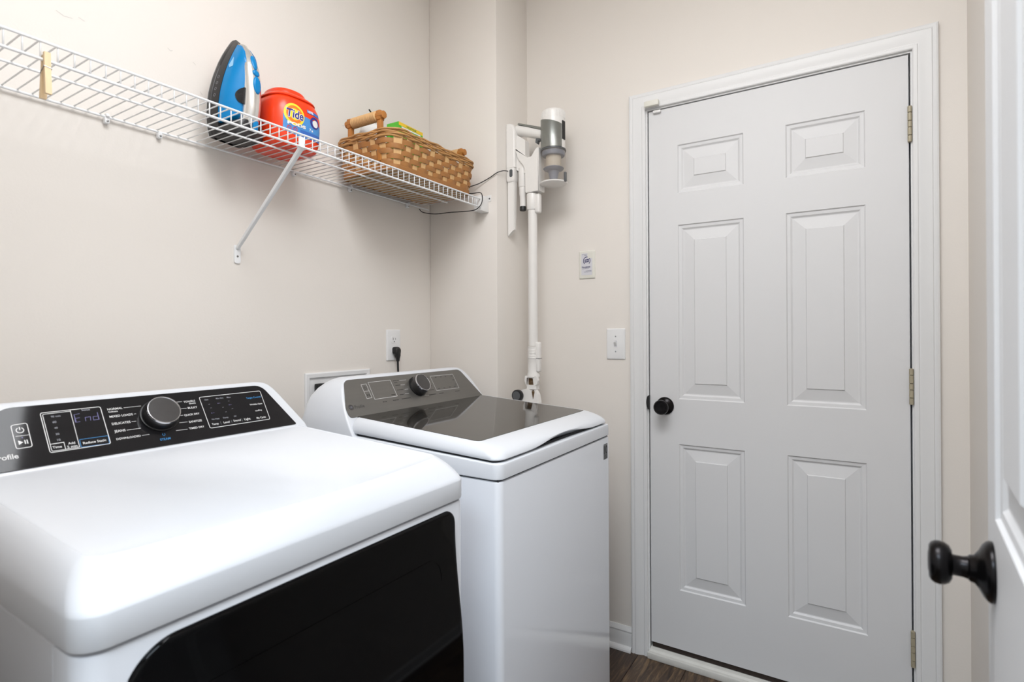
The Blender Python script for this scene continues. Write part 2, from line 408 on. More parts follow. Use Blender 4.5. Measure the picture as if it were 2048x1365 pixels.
for zc in (1.8725, 1.0725, 0.274):
    b = new(); box(b, XB-0.0015, XB+0.003, -0.1605, -0.1535, zc-0.055, zc+0.055); h = obj('hinge', b, 'hinge', door); h['label'] = 'aged brass hinge'
    zz = zc-0.055
    for q, L in enumerate((.020, .024, .019, .025, .020)):
        b = new(); lathe(b, [(.0045, .0004), (.0058, .0012), (.0058, L-.0012), (.0045, L-.0004)], (XB-0.005, -0.157, zz), (0, 0, 1), 14); obj('knuckle', b, 'hinge', h); zz += L+.0005
# open entry door, hinged beside the camera, standing along the near wall
LX, LY = 0.876, -0.1425; DV = Vector((-1.0, 0.077, 0)).normalized(); NV = Vector((0.077, 1.0, 0)).normalized()
pd2 = lambda a, z, t: Vector((LX, LY, 0))+DV*a+NV*t+Vector((0, 0, z))
door2 = panel_slab('door_2', 0.0, 0.705, 0.012, 2.045, [(0.072, 0.300), (0.405, 0.633)], [(0.28, 0.842), (1.028, 1.665), (1.785, 1.945)], 0.035, pd2)
K2 = [(r*1.03, h) for r, h in KN[:13]]+[(.0165, .0372), (.0215, .0398), (.0242, .0440), (.0252, .0490), (.0246, .0535), (.0222, .0572), (.0185, .0592), (.0165, .0586), (.0100, .0602), (.0005, .0604)]
doorknob(door2, pd2(0.052, 0.962, 0), NV, K2)
for zc in (0.25, 1.03, 1.82):
    b = new(); lathe(b, [(.006, 0), (.006, .09)], pd2(0.709, zc-0.045, 0.004), (0, 0, 1), 12); obj('hinge', b, 'hinge', door2)

# alarm contact on the far door frame
b = new(); box(b, XB-0.033, XB-0.017, 0.606, 0.661, 2.097, 2.118, bev=0.003); tag(obj('alarm_contact', b, 'ivory'), 'small ivory alarm contact on the upper left corner of the door casing', 'sensor')
b = new(); box(b, XB-0.011, XB+0.002, 0.604, 0.634, 2.0755, 2.0855, bev=0.0025); tag(obj('alarm_magnet', b, 'plastic'), 'tiny white alarm magnet on the top left edge of the white door', 'sensor')

# old scuffs on the wall above the shelf
for pts in (((.505, 1.985), (.520, 1.979), (.536, 1.981)), ((.548, 1.990), (.560, 1.986)), ((.745, 2.005), (.752, 2.000), (.757, 2.003)), ((.810, 1.995), (.818, 1.990)), ((.83, 1.92), (.836, 1.912)), ((1.33, 1.985), (1.336, 1.990), (1.338, 1.983)), ((1.33, 1.915), (1.332, 1.935))):
    b = new(); stroke(b, pts, .0012, lambda u, v: (u, YA-.0004, v)); obj('scuff_mark', b, 'scuff', bpy.data.objects['wall_back'], smooth=False)

# ------------------------------------------------------------------ cover plates
def plate_on(name, label, cat, cy, cz, wy, hz, place, material='plate'):
    t = thing(name, label, cat, place(cy, cz, 0))
    b = new(); L = lambda d, h: [place(cy+p[0], cz+p[1], h) for p in rrect(-wy/2+d, wy/2-d, -hz/2+d, hz/2-d, 0.003)]
    loft(b, [L(0, 0), L(0, .003), L(.002, .0052), L(.006, .0062)]); obj('cover', b, material, t, angle=30)
    return t
pB = lambda y, z, t: (XB-t, y, z)
pA = lambda x, z, t: (x, YA-t, z)
sw = plate_on('light_switch', 'white single toggle light switch plate beside the door casing', 'light switch', 0.789, 1.197, 0.077, 0.122, pB)
b = new(); box(b, XB-0.0072, XB-0.005, 0.789-.006, 0.789+.006, 1.197-.013, 1.197+.013); obj('slot', b, 'sticker', sw)
b = new(); loft(b, [[(XB-0.006, 0.789-.0045, 1.186), (XB-0.006, 0.789+.0045, 1.186), (XB-0.006, 0.789+.0045, 1.207), (XB-0.006, 0.789-.0045, 1.207)], [(XB-0.018, 0.789-.0038, 1.204), (XB-0.018, 0.789+.0038, 1.204), (XB-0.018, 0.789+.0038, 1.2125), (XB-0.018, 0.789-.0038, 1.2125)]]); obj('toggle', b, 'plate', sw, smooth=False)
for dz in (-.030, .030):
    b = new(); lathe(b, [(.0028, 0), (.0028, .001), (.0005, .0016)], (XB-0.006, 0.789, 1.197+dz), (-1, 0, 0), 12); obj('screw', b, 'brushed', sw)
al = plate_on('alarm_sign_plate', 'ivory wall plate with a blue alarm company sticker', 'wall plate', 0.911, 1.520, 0.070, 0.114, pB, 'ivory')
pS = lambda u, v, h=0.0068: (XB-h, 0.911-u, 1.520+v)
b = new(); poly(b, rrect(-.024, .024, -.043, .046, .001), lambda u, v: pS(u, v, .0066)); obj('sticker', b, 'sticker', al, smooth=False)
b = new(); poly(b, rrect(.004, .025, .026, .048, .002), lambda u, v: pS(u, v, .0072)); obj('peeled_corner', b, 'ivory', al, smooth=False)
b = new(); stroke(b, [(.0005+.0145*math.cos(t), .0155+.0155*math.sin(t)) for t in [math.radians(-50+k*280/24) for k in range(25)]], .0028, lambda u, v: pS(u, v, .0070))
poly(b, [(-.0085, .0085), (.0095, .0105), (.0095, .0225), (-.0085, .0205)], lambda u, v: pS(u, v, .0070))
put_text(b, 'Household', -.021, .015, -.0095, lambda u, v: pS(u, v, .0070), 0.03); 
for v_, a0, a1 in ((-.0165, -.021, .010), (-.026, -.005, .021), (-.0305, -.012, .021), (.041, -.020, .000), (.037, -.010, .001)):
    stroke(b, [(a0, v_), (a1, v_+.001)], .0010, lambda u, v: pS(u, v, .0070))
obj('emblem', b, 'navyink', al, smooth=False)
b = new(); put_text(b, 'ADT', -.0070, .0080, .0155, lambda u, v: pS(u, v, .0076), 0.04); obj('lettering', b, 'sticker', al, smooth=False)

ou = plate_on('wall_outlet', 'white duplex outlet with a black plug in its lower socket', 'outlet', 1.579, 1.197, 0.075, 0.122, pA)
for dz in (0.021, -0.021):
    b = new(); lz = [rrect(-.0165+d, .0165-d, -.0140+d, .0140-d, .007) for d in (0, .0008)]
    loft(b, [[pA(1.579+p[0], 1.197+dz+p[1], h) for p in L] for L, h in zip(lz, (.005, .0075))]); s = obj('socket', b, 'plate', ou)
    b = new()
    for sx, hh in ((-.0063, .0045), (.0063, .0038)): box(b, 1.579+sx-.0010, 1.579+sx+.0010, YA-.0079, YA-.0070, 1.197+dz+.003-hh, 1.197+dz+.003+hh)
    lathe(b, [(.0024, 0), (.0024, .0004)], pA(1.579, 1.197+dz-.0075, .0075), (0, -1, 0), 10)
    obj('slots', b, 'black', s, smooth=False)
pl = thing('power_plug', 'black power plug and cord in the lower socket above the washer', 'plug', (1.581, YA-.008, 1.176))
b = new(); L = lambda w, h, zc, y: [(1.581+p[0], y, zc+p[1]) for p in rrect(-w, w, -h, h, min(w, h)*0.6)]
loft(b, [L(.0135, .013, 1.176, YA-.0077), L(.0155, .0150, 1.175, YA-.015), L(.0150, .0150, 1.173, YA-.024), L(.011, .011, 1.172, YA-.030)]); obj('body', b, 'black', pl)
b = new(); tube(b, [(1.581, YA-.020, 1.170), (1.582, YA-.022, 1.155), (1.583, YA-.022, 1.143), (1.583, YA-.022, 1.133)], [.0135, .0120, .0080, .0065], 14); obj('strain_relief', b, 'black', pl)
b = new(); tube(b, [(1.583, YA-.022, 1.135), (1.584, YA-.022, 1.10), (1.585, YA-.024, 1.05), (1.588, YA-.03, 0.90), (1.59, YA-.03, 0.6)], .0040, 10); obj('cord', b, 'black', pl)
# recessed washer valve box, mostly behind the washer console
vb = thing('washer_valve_box', 'white recessed washer valve box on the wall behind the washer', 'valve box', (1.308, YA, 1.03))
b = new(); x0, x1, z0, z1 = 1.166, 1.452, 0.93, 1.111
ring = [(0, 0), (0, .006), (.004, .008), (.016, .007), (.020, .003), (.020, .0005)]
loft(b, [[pA(x0+d, z0+d, h), pA(x1-d, z0+d, h), pA(x1-d, z1-d, h), pA(x0+d, z1-d, h)] for d, h in ring], cap0=True, cap1=True); obj('frame', b, 'plate', vb, smooth=False)
b = new(); box(b, 1.204, 1.246, YA-.022, YA-.0015, 1.022, 1.074, bev=.004); obj('valve', b, 'black', vb)

# printed control panel layouts: (u along the panel, v up its slope), metres
TXT = [('NORMAL',0.5008,0.5276,0.0994),('Cottons',0.5012,0.5176,0.0933),('MIXED LOADS',0.5007,0.5425,0.0822),('DELICATES',0.5009,0.5341,0.0653),('JEANS',0.5011,0.5208,0.0481),('DOWNLOADED',0.5007,0.5441,0.0306),('TOWELS',0.6486,0.6738,0.0984),('Sheets',0.6589,0.6734,0.0929),('BULKY',0.6528,0.6736,0.0816),('QUICK DRY',0.6400,0.6734,0.0647),('SANITIZE',0.6447,0.6728,0.0467),('TIMED DRY',0.6402,0.6734,0.0306),('STEAM',0.5768,0.5972,0.0147),('Time',0.3993,0.4132,0.0325),('Add',0.4234,0.4341,0.0363),('5 min',0.4208,0.4364,0.0292),('Reduce Static',0.4458,0.4837,0.0325),('90 min',0.4088,0.4234,0.0965),('60',0.4091,0.4149,0.0846),('40',0.4094,0.4147,0.0719),('20',0.4090,0.4145,0.0589),('10',0.4089,0.4139,0.0464),('Status',0.4581,0.4720,0.1039),('Temp',0.6914,0.7067,0.0329),('Level',0.7187,0.7331,0.0333),('Sound',0.7427,0.7606,0.0341),('Light',0.7698,0.7852,0.0338),('My Cycle',0.8011,0.8254,0.0324),('ecoDry',0.8051,0.8230,0.0528),('Wrinkle Care',0.7974,0.8304,0.0709),('Tangle Control',0.7952,0.8334,0.0904),('Hot',0.6955,0.7040,0.0980),('Max Dry',0.7219,0.7400,0.0983),('Max',0.7484,0.7579,0.0982),('No Heat',0.6951,0.7130,0.0454),('Damp',0.7216,0.7340,0.0453),('Off',0.7478,0.7541,0.0455),('Profile',0.3166,0.3504,0.0265),]
DLINES = [((0.5300,0.0994),(0.5624,0.0993)),((0.5446,0.0819),(0.5487,0.0824)),((0.5359,0.0651),(0.5445,0.0648)),((0.5228,0.0473),(0.5486,0.0475)),((0.5465,0.0306),(0.5604,0.0306)),((0.6256,0.0998),(0.6455,0.0996)),((0.6338,0.0818),(0.6505,0.0814)),((0.6314,0.0650),(0.6379,0.0652)),((0.6248,0.0479),(0.6420,0.0474)),((0.6125,0.0303),(0.6367,0.0298)),((0.3526,0.0643),(0.3714,0.0645)),((0.4405,0.1057),(0.4391,0.0251)),((0.3962,0.0396),(0.4177,0.0401),(0.4176,0.0257)),]
DBOX = [((0.3498,0.0873),(0.3724,0.0889),(0.3721,0.0404),(0.3500,0.0398)),((0.3945,0.1064),(0.4903,0.1074),(0.4893,0.0232),(0.3942,0.0228)),((0.6852,0.1060),(0.8383,0.1070),(0.8343,0.0243),(0.6846,0.0238)),((0.4419,0.0409),(0.4888,0.0410),(0.4873,0.0236),(0.4414,0.0246)),]
DMISC = [((0.3607,0.0758),(0.3608,0.0513),(0.5869,0.0257),(0.5920,0.0714),(0.4625,0.0842)),]
DEND = [((0.4535,0.0966),(0.4445,0.0955),(0.4442,0.0787),(0.4510,0.0789)),((0.4440,0.0872),(0.4521,0.0876)),((0.4601,0.0788),(0.4608,0.0869),(0.4694,0.0873),(0.4683,0.0789)),((0.4826,0.0958),(0.4821,0.0794),(0.4731,0.0791),(0.4737,0.0866),(0.4827,0.0870)),]
DPAN = [((0.9007,0.0006),(0.8500,0.1265),(0.8403,0.1288),(0.3422,0.1277),(0.3225,-0.0000)),]
WBOX = [((1.1553,0.1009),(1.1766,0.1022),(1.1759,0.0540),(1.1551,0.0527)),((1.1863,0.1062),(1.2813,0.1063),(1.2806,0.0474),(1.1837,0.0471)),((1.4763,0.1051),(1.6040,0.1036),(1.6017,0.0454),(1.4749,0.0469)),]
WPAN = [((1.0625,0.0056),(1.0637,0.0367),(1.0850,0.0961),(1.1014,0.1236),(1.1159,0.1294),(1.6472,0.1272),(1.6578,0.1189),(1.7179,0.0025),(1.0718,0.0072)),]
WMISC = [((1.3903,0.0711),(1.4107,0.0813),(1.0839,0.0324),(1.0960,0.0334),(1.1317,0.0297),(1.1658,0.0884),(1.1658,0.0639),(1.1556,0.0769),(1.1759,0.0775)),]
WBARS = [((1.2921,0.1023),(1.3190,0.1016)),((1.2943,0.0955),(1.3081,0.0951)),((1.2933,0.0849),(1.3156,0.0849)),((1.2917,0.0679),(1.3193,0.0683)),((1.2948,0.0505),(1.3122,0.0507)),((1.2941,0.0353),(1.3357,0.0344)),((1.2106,0.0345),(1.2273,0.0342)),((1.2542,0.0345),(1.2802,0.0337)),((1.2584,0.0542),(1.2758,0.0538)),]
WBARS2 = [((1.4438,0.1018),(1.4655,0.1013)),((1.4507,0.0963),(1.4635,0.0963)),((1.4458,0.0849),(1.4618,0.0852)),((1.4443,0.0680),(1.4639,0.0676)),((1.4390,0.0523),(1.4648,0.0518)),((1.4279,0.0349),(1.4643,0.0338)),((1.4804,0.0346),(1.5042,0.0341)),((1.5707,0.0338),(1.5975,0.0328)),((1.4879,0.0533),(1.4975,0.0532)),((1.5169,0.0531),(1.5270,0.0533)),((1.5485,0.0535),(1.5586,0.0534)),((1.5769,0.0538),(1.5913,0.0539)),((1.4980,0.0982),(1.5077,0.0983)),((1.5269,0.0977),(1.5369,0.0978)),((1.5545,0.0978),(1.5622,0.0979)),((1.5873,0.0970),(1.5980,0.0973)),((1.5876,0.0805),(1.5981,0.0805)),((1.5882,0.0626),(1.5975,0.0627)),]
WLINES = [((1.3209,0.1014),(1.3520,0.1012)),((1.3165,0.0848),(1.3367,0.0841)),]
WLINES2 = [((1.4045,0.0337),(1.4261,0.0338)),((1.3258,0.0670),(1.3424,0.0669)),((1.3187,0.0512),(1.3374,0.0513)),]

def slope_frame(y0, z0, y1, z1):
    L = math.hypot(y1-y0, z1-z0); dy, dz = (y1-y0)/L, (z1-z0)/L
    return (lambda u, v, h=0.0: Vector((u, y0+dy*v-dz*h, z0+dz*v+dy*h))), L, Vector((0, -dz, dy))
def knob(parent, place, nrm, u, v, r, hgt, face, side):
    base = place(u, v, 0.0012)
    b = new(); lathe(b, [(.0005, 0), (r*1.06, 0), (r*1.06, .004), (r*1.0, .0045)], base, nrm, 48); k = obj('knob', b, 'black', parent)
    k['label'] = 'round metal selector dial'
    b = new(); lathe(b, [(r*.99, .004), (r*1.0, .008), (r*.97, hgt*.6), (r*.93, hgt-.002), (r*.90, hgt)], base, nrm, 48); obj('knob_side', b, side, k, angle=50)
    b = new(); lathe(b, [(r*.93, hgt-.002), (r*.905, hgt+.001), (r*.86, hgt+.0012), (r*.835, hgt-.0004)], base, nrm, 48); obj('knob_ring', b, 'chrome', k, angle=50)
    b = new(); lathe(b, [(r*.84, hgt-.002), (r*.835, hgt-.0005), (r*.5, hgt-.0011), (.0004, hgt-.0013)], base, nrm, 48); obj('knob_face', b, face, k, angle=50)

# ------------------------------------------------------------------ dryer
DX0, DX1, DYF = 0.247, 0.936, 0.700; DXC = 0.592
dr = thing('dryer', 'white front-loading dryer with charcoal control panel and black glass door', 'dryer', (DXC, 1.05, 0))
b = new(); loft(b, [[(x, y, z) for x, y in rrect(DX0+.002+d, DX1-.002-d, .772, 1.400, .004)] for d, z in ((0, .022), (0, .886), (.003, .8895))]); obj('cabinet', b, 'enamel', dr)
b = new(); loft(b, [[(x, y, z) for x, y in rrect(DX0+d, DX1-d, DYF+d, .768, (.030, .030, .003, .003), 8)] for d, z in ((.004, .030), (0, .034), (0, .884), (.0015, .8885), (.006, .8905))]); obj('front_panel', b, 'enamel', dr)
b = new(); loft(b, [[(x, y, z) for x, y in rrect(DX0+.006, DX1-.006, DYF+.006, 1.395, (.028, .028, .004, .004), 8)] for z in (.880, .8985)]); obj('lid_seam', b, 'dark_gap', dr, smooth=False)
b = new(); box(b, DX0+.03, DX1-.03, .74, 1.38, 0.0, .022); obj('feet', b, 'black', dr, smooth=False)
# lid: vertical skirt, rounded shoulder, slightly sunk deck that falls towards the front
LP = [(.006, .006, .8935, 0, .030), (.0012, .001, .8940, 0, .033), (0, 0, .8965, 0, .034), (0, 0, .9310, .1, .034), (.0003, .0006, .9335, .15, .034), (.0016, .0050, .9390, .3, .034), (.0052, .0145, .9490, .5, .034), (.0108, .0255, .9595, .75, .034), (.0182, .0375, .9690, .9, .033), (.0255, .0470, .9755, 1, .030), (.0325, .055, .9797, 1, .028), (.0345, .0570, .9778, 1, .0275), (.0365, .0590, .9772, 1, .027)]
loops = []
for k, (dx, df, z, wz, r) in enumerate(LP):
    L = []
    for x, y in rrect(DX0-.002+dx, DX1+.002-dx, DYF-.003+df, 1.400-dx*.3, (r, r, .02, .02), 10):
        q = (x-DXC)/0.34
        if y < .85 and df > 0: y -= df*.62*(1-min(1, q*q))*min(1, max(0, (.85-y)/.1))
        L.append((x, y, z+wz*max(0, y-.76)*.056))
    loops.append(L)
# denser front edge so that the bow is smooth
def densify(loops, n=14):
    m = len(loops[0])//4
    out = []
    for L in loops:
        a, c = Vector(L[m-1]), Vector(L[m]); out.append(L[:m])
        out[-1] = L[:m]+[tuple(a.lerp(c, k/n)) for k in range(1, n)]+L[m:]
    return out
loops = []
for k, (dx, df, z, wz, r) in enumerate(LP):
    base = [(x, y, 0) for x, y in rrect(DX0-.002+dx, DX1+.002-dx, DYF-.003+df, 1.400-dx*.3, (r, r, .02, .02), 10)]
    base = densify([base])[0]; L = []
    for x, y, _ in base:
        q = (x-DXC)/0.33
        if y < .80: y -= (df*.50)*(1-min(1, q*q))
        L.append((x, y, z+wz*max(0, y-.76)*.056))
    loops.append(L)
b = new(); loft(b, loops); obj('lid', b, 'enamel_lid', dr, angle=40)
pD, LD, ND = slope_frame(1.22, 1.0085, 1.293, 1.112)
def console(prof, cx, yf, parent):
    b = new(); lp = []
    for z, hw, yb, r in prof:
        lp.append([(x, y, z) for x, y in rrect(cx-hw, cx+hw, yf(z), yb, (.006, .006, r, r), 6)])
    loft(b, lp); return obj('console', b, 'enamel_lid', parent, angle=40)
yfD = lambda z: 1.22+.0012+(z-1.0085)*(.073/.1035)
console([(.985, .341, 1.400, .03), (1.008, .338, 1.398, .03), (1.030, .3265, 1.392, .03), (1.060, .311, 1.380, .03), (1.085, .298, 1.366, .03), (1.100, .2885, 1.352, .025), (1.109, .280, 1.340, .022), (1.114, .271, 1.330, .016), (1.1165, .262, 1.322, .010), (1.1175, .252, 1.314, .006)], DXC, yfD, dr)
b = new(); o2 = rpoly([(DXC-.309, .0), (DXC+.309, .0), (DXC+.255, .1240), (DXC-.255, .1240)], [.004, .004, .022, .022], 8)
prism(b, o2, lambda u, v: pD(u, v, -.004), lambda u, v: pD(u, v, .0012)); cp = obj('control_panel', b, 'blackpanel', dr)
pT = lambda u, v: pD(u, v, .0016)
bw, bb, bg = new(), new(), new()
for s, u0, u1, v in TXT:
    tgt = bb if s in ('STEAM', 'Tangle Control') else (bg if s in ('90 min', '60', '40', '20', '10', 'Status', 'Hot', 'Max Dry', 'Max', 'No Heat', 'Damp', 'Off') else bw)
    put_text(tgt, s, u0, u1, v, pT, 0.014 if s != 'Profile' else 0.015)
for L in DLINES[:10]: stroke(bw, L, .0008, pT)
stroke(bw, DLINES[10], .0009, pT); stroke(bw, DLINES[11], .0013, pT); stroke(bw, DLINES[12], .0010, pT)
for B in DBOX[:3]: stroke(bw, rpoly(B, .004), .0013, pT, True)
q = DBOX[1]; stroke(bw, rpoly([(q[0][0]+.0030, q[0][1]-.0032), (DLINES[11][0][0], q[1][1]-.0034), (DLINES[11][1][0], q[2][1]+.0022), (q[3][0]+.0030, q[3][1]+.0024)], .003), .0010, pT, True)
stroke(bb, rpoly(DBOX[3], .002), .0009, pT, True)
pw, pp, st = DMISC[0][0], DMISC[0][1], DMISC[0][2]
stroke(bw, [(pw[0]+.0052*math.sin(t), pw[1]+.0052*math.cos(t)) for t in [math.radians(30+k*300/24) for k in range(25)]], .0014, pT); stroke(bw, [(pw[0], pw[1]+.0068), (pw[0], pw[1]+.0005)], .0015, pT)
poly(bw, [(pp[0]-.0062, pp[1]-.0045), (pp[0]+.0005, pp[1]), (pp[0]-.0062, pp[1]+.0045)], pT)
for du in (.0030, .0062): stroke(bw, [(pp[0]+du, pp[1]-.0040), (pp[0]+du, pp[1]+.0040)], .0017, pT)
stroke(bb, [(st[0]+.0024*math.sin(t), st[1]+.0030*math.cos(t)) for t in [math.radians(40+k*280/14) for k in range(15)]], .0009, pT)
for u in (.7120, .7380, .7640): stroke(bg, [(u, .029), (u, .037)], .0004, pT)
for u, v in ((.7003, .085), (.7012, .075), (.7235, .085), (.7290, .073), (.7315, .060), (.7480, .088), (.7497, .066)): stroke(bg, [(u, v), (u+.0035, v)], .0007, pT)
poly(bw, disc_pts(.2985, .0265, .0085, .0085), pT)
obj('white_lettering', bw, 'printwhite', cp, smooth=False); obj('blue_lettering', bb, 'printblue', cp, smooth=False); obj('grey_lettering', bg, 'printgrey', cp, smooth=False)
b = new()
for L in DEND: stroke(b, L, .0009, pT)
for u, v in ((.7003, .0615), (.7225, .0850), (.7475, .0775), (.3612, .0605)): poly(b, disc_pts(u, v, .0011, .0011, 12), pT)
stroke(b, [(.7255, .0850), (.7285, .0850)], .0007, pT); stroke(b, [(.7035, .0615), (.7065, .0615)], .0007, pT); stroke(b, [(.7500, .0775), (.7530, .0775)], .0007, pT)
obj('display', b, 'led', cp, smooth=False)
knob(cp, pD, ND, .5905, .0705, .0355, .026, 'dialface', 'darkmetal')
# bowed glass door, flush at the top and swelling towards its middle
b = new(); xl, xr, zb, zt = .286, .893, .26, .8795
def side(z, right):
    R = (.062 if not right else .030)
    d = 0.0
    if z > zt-R: d = R-math.sqrt(max(0, R*R-(z-(zt-R))**2))
    if z < zb+.06: d = max(d, .06-math.sqrt(max(0, .06**2-(zb+.06-z)**2)))
    return (xr-d) if right else (xl+d)
def bow(z):
    t = min(1, max(0, (zt-.03-z)/.27)); return .008+.022*(t*t*(3-2*t))
zs = [zt-.0006*k for k in (0, 1, 2, 4, 6, 8, 11, 15, 20, 26, 33, 42, 52)]+[zt-.035-.0135*k for k in range(1, 44)]
zs = [z for z in zs if z > zb+.002]+[zb+.0015]
ts = [0, .0006, .0015, .003, .006, .010, .016, .025, .05, .1, .2, .35, .5, .65, .8, .9, .95, .975, .984, .990, .994, .997, .9985, .9994, 1]
grid = []
for z in zs:
    a, c = side(z, False), side(z, True); rowv = []
    for t in ts:
        x = a+(c-a)*t; d = min((x-a), (c-x), (zt-z)*1.0, (z-zb)*1.0); e = min(1, max(0, d/.007)); e = math.sqrt(max(0, 1-(1-e)**2))
        rowv.append(b.verts.new((x, DYF+.001-bow(z)*e, z)))
    grid.append(rowv)
for A, B in zip(grid, grid[1:]):
    for k in range(len(ts)-1): b.faces.new((A[k], A[k+1], B[k+1], B[k]))
dd = obj('door', b, 'blackglass', dr, angle=60); dd['label'] = 'black glass dryer door'
b = new(); o2 = rpoly([(.345, .32), (.838, .32), (.838, .800), (.345, .800)], .04, 8)
stroke(b, o2, .0025, lambda u, v: Vector((u, DYF+.0006-bow(v)-.0003, v)), True); obj('window_border', b, 'blackglass', dd, smooth=False)

# ------------------------------------------------------------------ washer
WX0, WX1, WYF, WXC = 1.055, 1.737, 0.692, 1.393
wa = thing('washer', 'white top-loading washer with smoked glass lid and grey control panel', 'washing machine', (WXC, 1.05, 0))
b = new(); loft(b, [[(x, y, z) for x, y in rrect(WX0+d, WX1-d, WYF+d, 1.42, (.018, .018, .004, .004), 6)] for d, z in ((.003, .022), (0, .026), (0, .8880), (.0012, .8912), (.004, .8925))]); obj('cabinet', b, 'enamel', wa)
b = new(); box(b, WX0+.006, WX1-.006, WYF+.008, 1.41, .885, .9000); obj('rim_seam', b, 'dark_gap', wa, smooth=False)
b = new(); box(b, WX0+.03, WX1-.03, .72, 1.40, 0.0, .022); obj('feet', b, 'black', wa, smooth=False)
b = new(); loft(b, [[(x, y, z + wz*max(0, y-.72)*.045) for x, y in rrect(WX0-.001+d, WX1+.001-d, WYF-.001+d*1.5, 1.42, (.022, .022, .004, .004), 6)] for d, z, wz in ((.003, .8960, 0), (.0, .8985, 0), (0, .9280, 1), (.001, .9325, 1), (.005, .9350, 1), (.012, .9345, 1))]); obj('top_rim', b, 'enamel_lid', wa)
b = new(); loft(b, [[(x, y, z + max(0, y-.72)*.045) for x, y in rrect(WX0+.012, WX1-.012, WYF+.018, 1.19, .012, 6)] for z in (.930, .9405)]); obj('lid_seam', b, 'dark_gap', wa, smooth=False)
LW = [(.008, .008, .0, .026), (.0015, .0015, .03, .030), (0, 0, .10, .032), (.0005, .002, .30, .034), (.003, .008, .52, .038), (.007, .020, .72, .040), (.012, .037, .87, .038), (.017, .056, .96, .032), (.021, .070, 1.0, .022), (.026, .076, 1.0, .012)]
loops = []
zbw = lambda y: .9395+max(0, y-.72)*.047
ztw = lambda y: .9770+(y-.775)*.066
for dx, df, f, r in LW:
    base = [(x, y, 0) for x, y in rrect(WX0+.004+dx, WX1-.004-dx, WYF+.004+df, 1.198-dx*.3, (r, r, .012, .012), 10)]
    base = densify([base], 26)[0]; L = []
    for x, y, _ in base:
        z = zbw(y)+f*(ztw(y)-zbw(y)); q = (x-1.41)/.21
        if abs(q) < 1 and y < .80:
            s = (math.cos(q*math.pi/2))**2
            z += .0145*s*(1-min(1, f*1.4)); y += .006*s*(1-min(1, f*2.5))
        L.append((x, y, z))
    loops.append(L)
b = new(); loft(b, loops); lid = obj('lid', b, 'enamel_lid', wa, angle=40)
b = new(); pg = lambda x, y, h: (x, y, ztw(y)+h)
o2 = rpoly([(1.0820, .7700), (1.7010, .7700), (1.7010, 1.1935), (1.0820, 1.1935)], [.016, .010, .002, .002], 6)
prism(b, o2, lambda x, y: pg(x, y, -.003), lambda x, y: pg(x, y, .0010)); obj('glass', b, 'lidglass', lid, smooth=False)
pW, LWW, NW = slope_frame(1.205, 1.0015, 1.272, 1.106)
yfW = lambda z: 1.205+.0012+(z-1.0015)*(.067/.1045)
console([(.945, .340, 1.420, .02), (.985, .3385, 1.417, .03), (1.002, .336, 1.412, .03), (1.030, .329, 1.408, .03), (1.055, .3205, 1.399, .03), (1.078, .309, 1.384, .035), (1.093, .298, 1.366, .035), (1.102, .288, 1.349, .03), (1.1075, .277, 1.333, .02), (1.1105, .266, 1.318, .012), (1.1115, .254, 1.303, .008)], WXC-.003, yfW, wa)
b = new(); o2 = rpoly([(1.066, .001), (1.718, .001), (1.6555, .1215), (1.1000, .1215), (1.064, .030)], [.012, .003, .018, .018, .04], 8)
prism(b, o2, lambda u, v: pW(u, v, -.004), lambda u, v: pW(u, v, .0012)); cp = obj('control_panel', b, 'greypanel', wa)
pV = lambda u, v: pW(u, v, .0016)
bw, bk = new(), new()
for B in WBOX: stroke(bw, B, .0010, pV, True)
for L in WLINES+WLINES2: stroke(bw, L, .0008, pV)
stroke(bw, (WMISC[0][7], WMISC[0][8]), .0008, pV)
obj('white_lines', bw, 'printwhite', cp, smooth=False)
for (u0, v0), (u1, v1) in WBARS+WBARS2:
    n = max(2, int(abs(u1-u0)/.0042)); wd = (u1-u0)/n
    for k in range(n): stroke(bk, [(u0+wd*k+wd*.08, v0), (u0+wd*(k+1)-wd*.12, v0)], .0022 if (k % 2) else .0029, pV)
pw, pp = WMISC[0][5], WMISC[0][6]
stroke(bk, [(pw[0]+.0050*math.sin(t), pw[1]+.0050*math.cos(t)) for t in [math.radians(30+k*300/20) for k in range(21)]], .0012, pV); stroke(bk, [(pw[0], pw[1]+.0064), (pw[0], pw[1])], .0013, pV)
poly(bk, [(pp[0]-.0052, pp[1]-.0042), (pp[0]+.0010, pp[1]), (pp[0]-.0052, pp[1]+.0042)], pV)
for du in (.0030, .0056): stroke(bk, [(pp[0]+du, pp[1]-.0038), (pp[0]+du, pp[1]+.0038)], .0014, pV)
g = WMISC[0][2]
stroke(bk, disc_pts(g[0], g[1], .0085, .0085), .0012, pV, True); poly(bk, disc_pts(g[0], g[1], .0072, .0072), pV)
put_text(bk, 'Profile', WMISC[0][3][0]+.001, WMISC[0][4][0]+.002, .0318, pV, 0.0)
obj('dark_lettering', bk, 'printdark', cp, smooth=False)
b = new(); put_text(b, 'GE', g[0]-.0050, g[0]+.0050, g[1], lambda u, v: pW(u, v, .0020), 0.0); obj('emblem', b, 'printgrey', cp, smooth=False)
knob(cp, pW, NW, 1.3903, .0711, .0345, .031, 'darkmetal', 'darkmetal')
b = new(); pF = lambda u, v, h=.0007: (u, WYF-h, v)
poly(b, rrect(1.679, 1.712, .8220, .8730, .002), lambda u, v: pF(u, v)); s = obj('sticker', b, 'stickergrey', wa, smooth=False)
s['label'] = 'grey warranty sticker'
b = new(); put_text(b, '10', 1.681, 1.710, .8535, lambda u, v: pF(u, v, .0011), 0.03, height=.026)
for k in range(4): stroke(b, [(1.684, .836-.0035*k), (1.707, .836-.0035*k)], .0013, lambda u, v: pF(u, v, .0011))
obj('sticker_print', b, 'black', s, smooth=False)

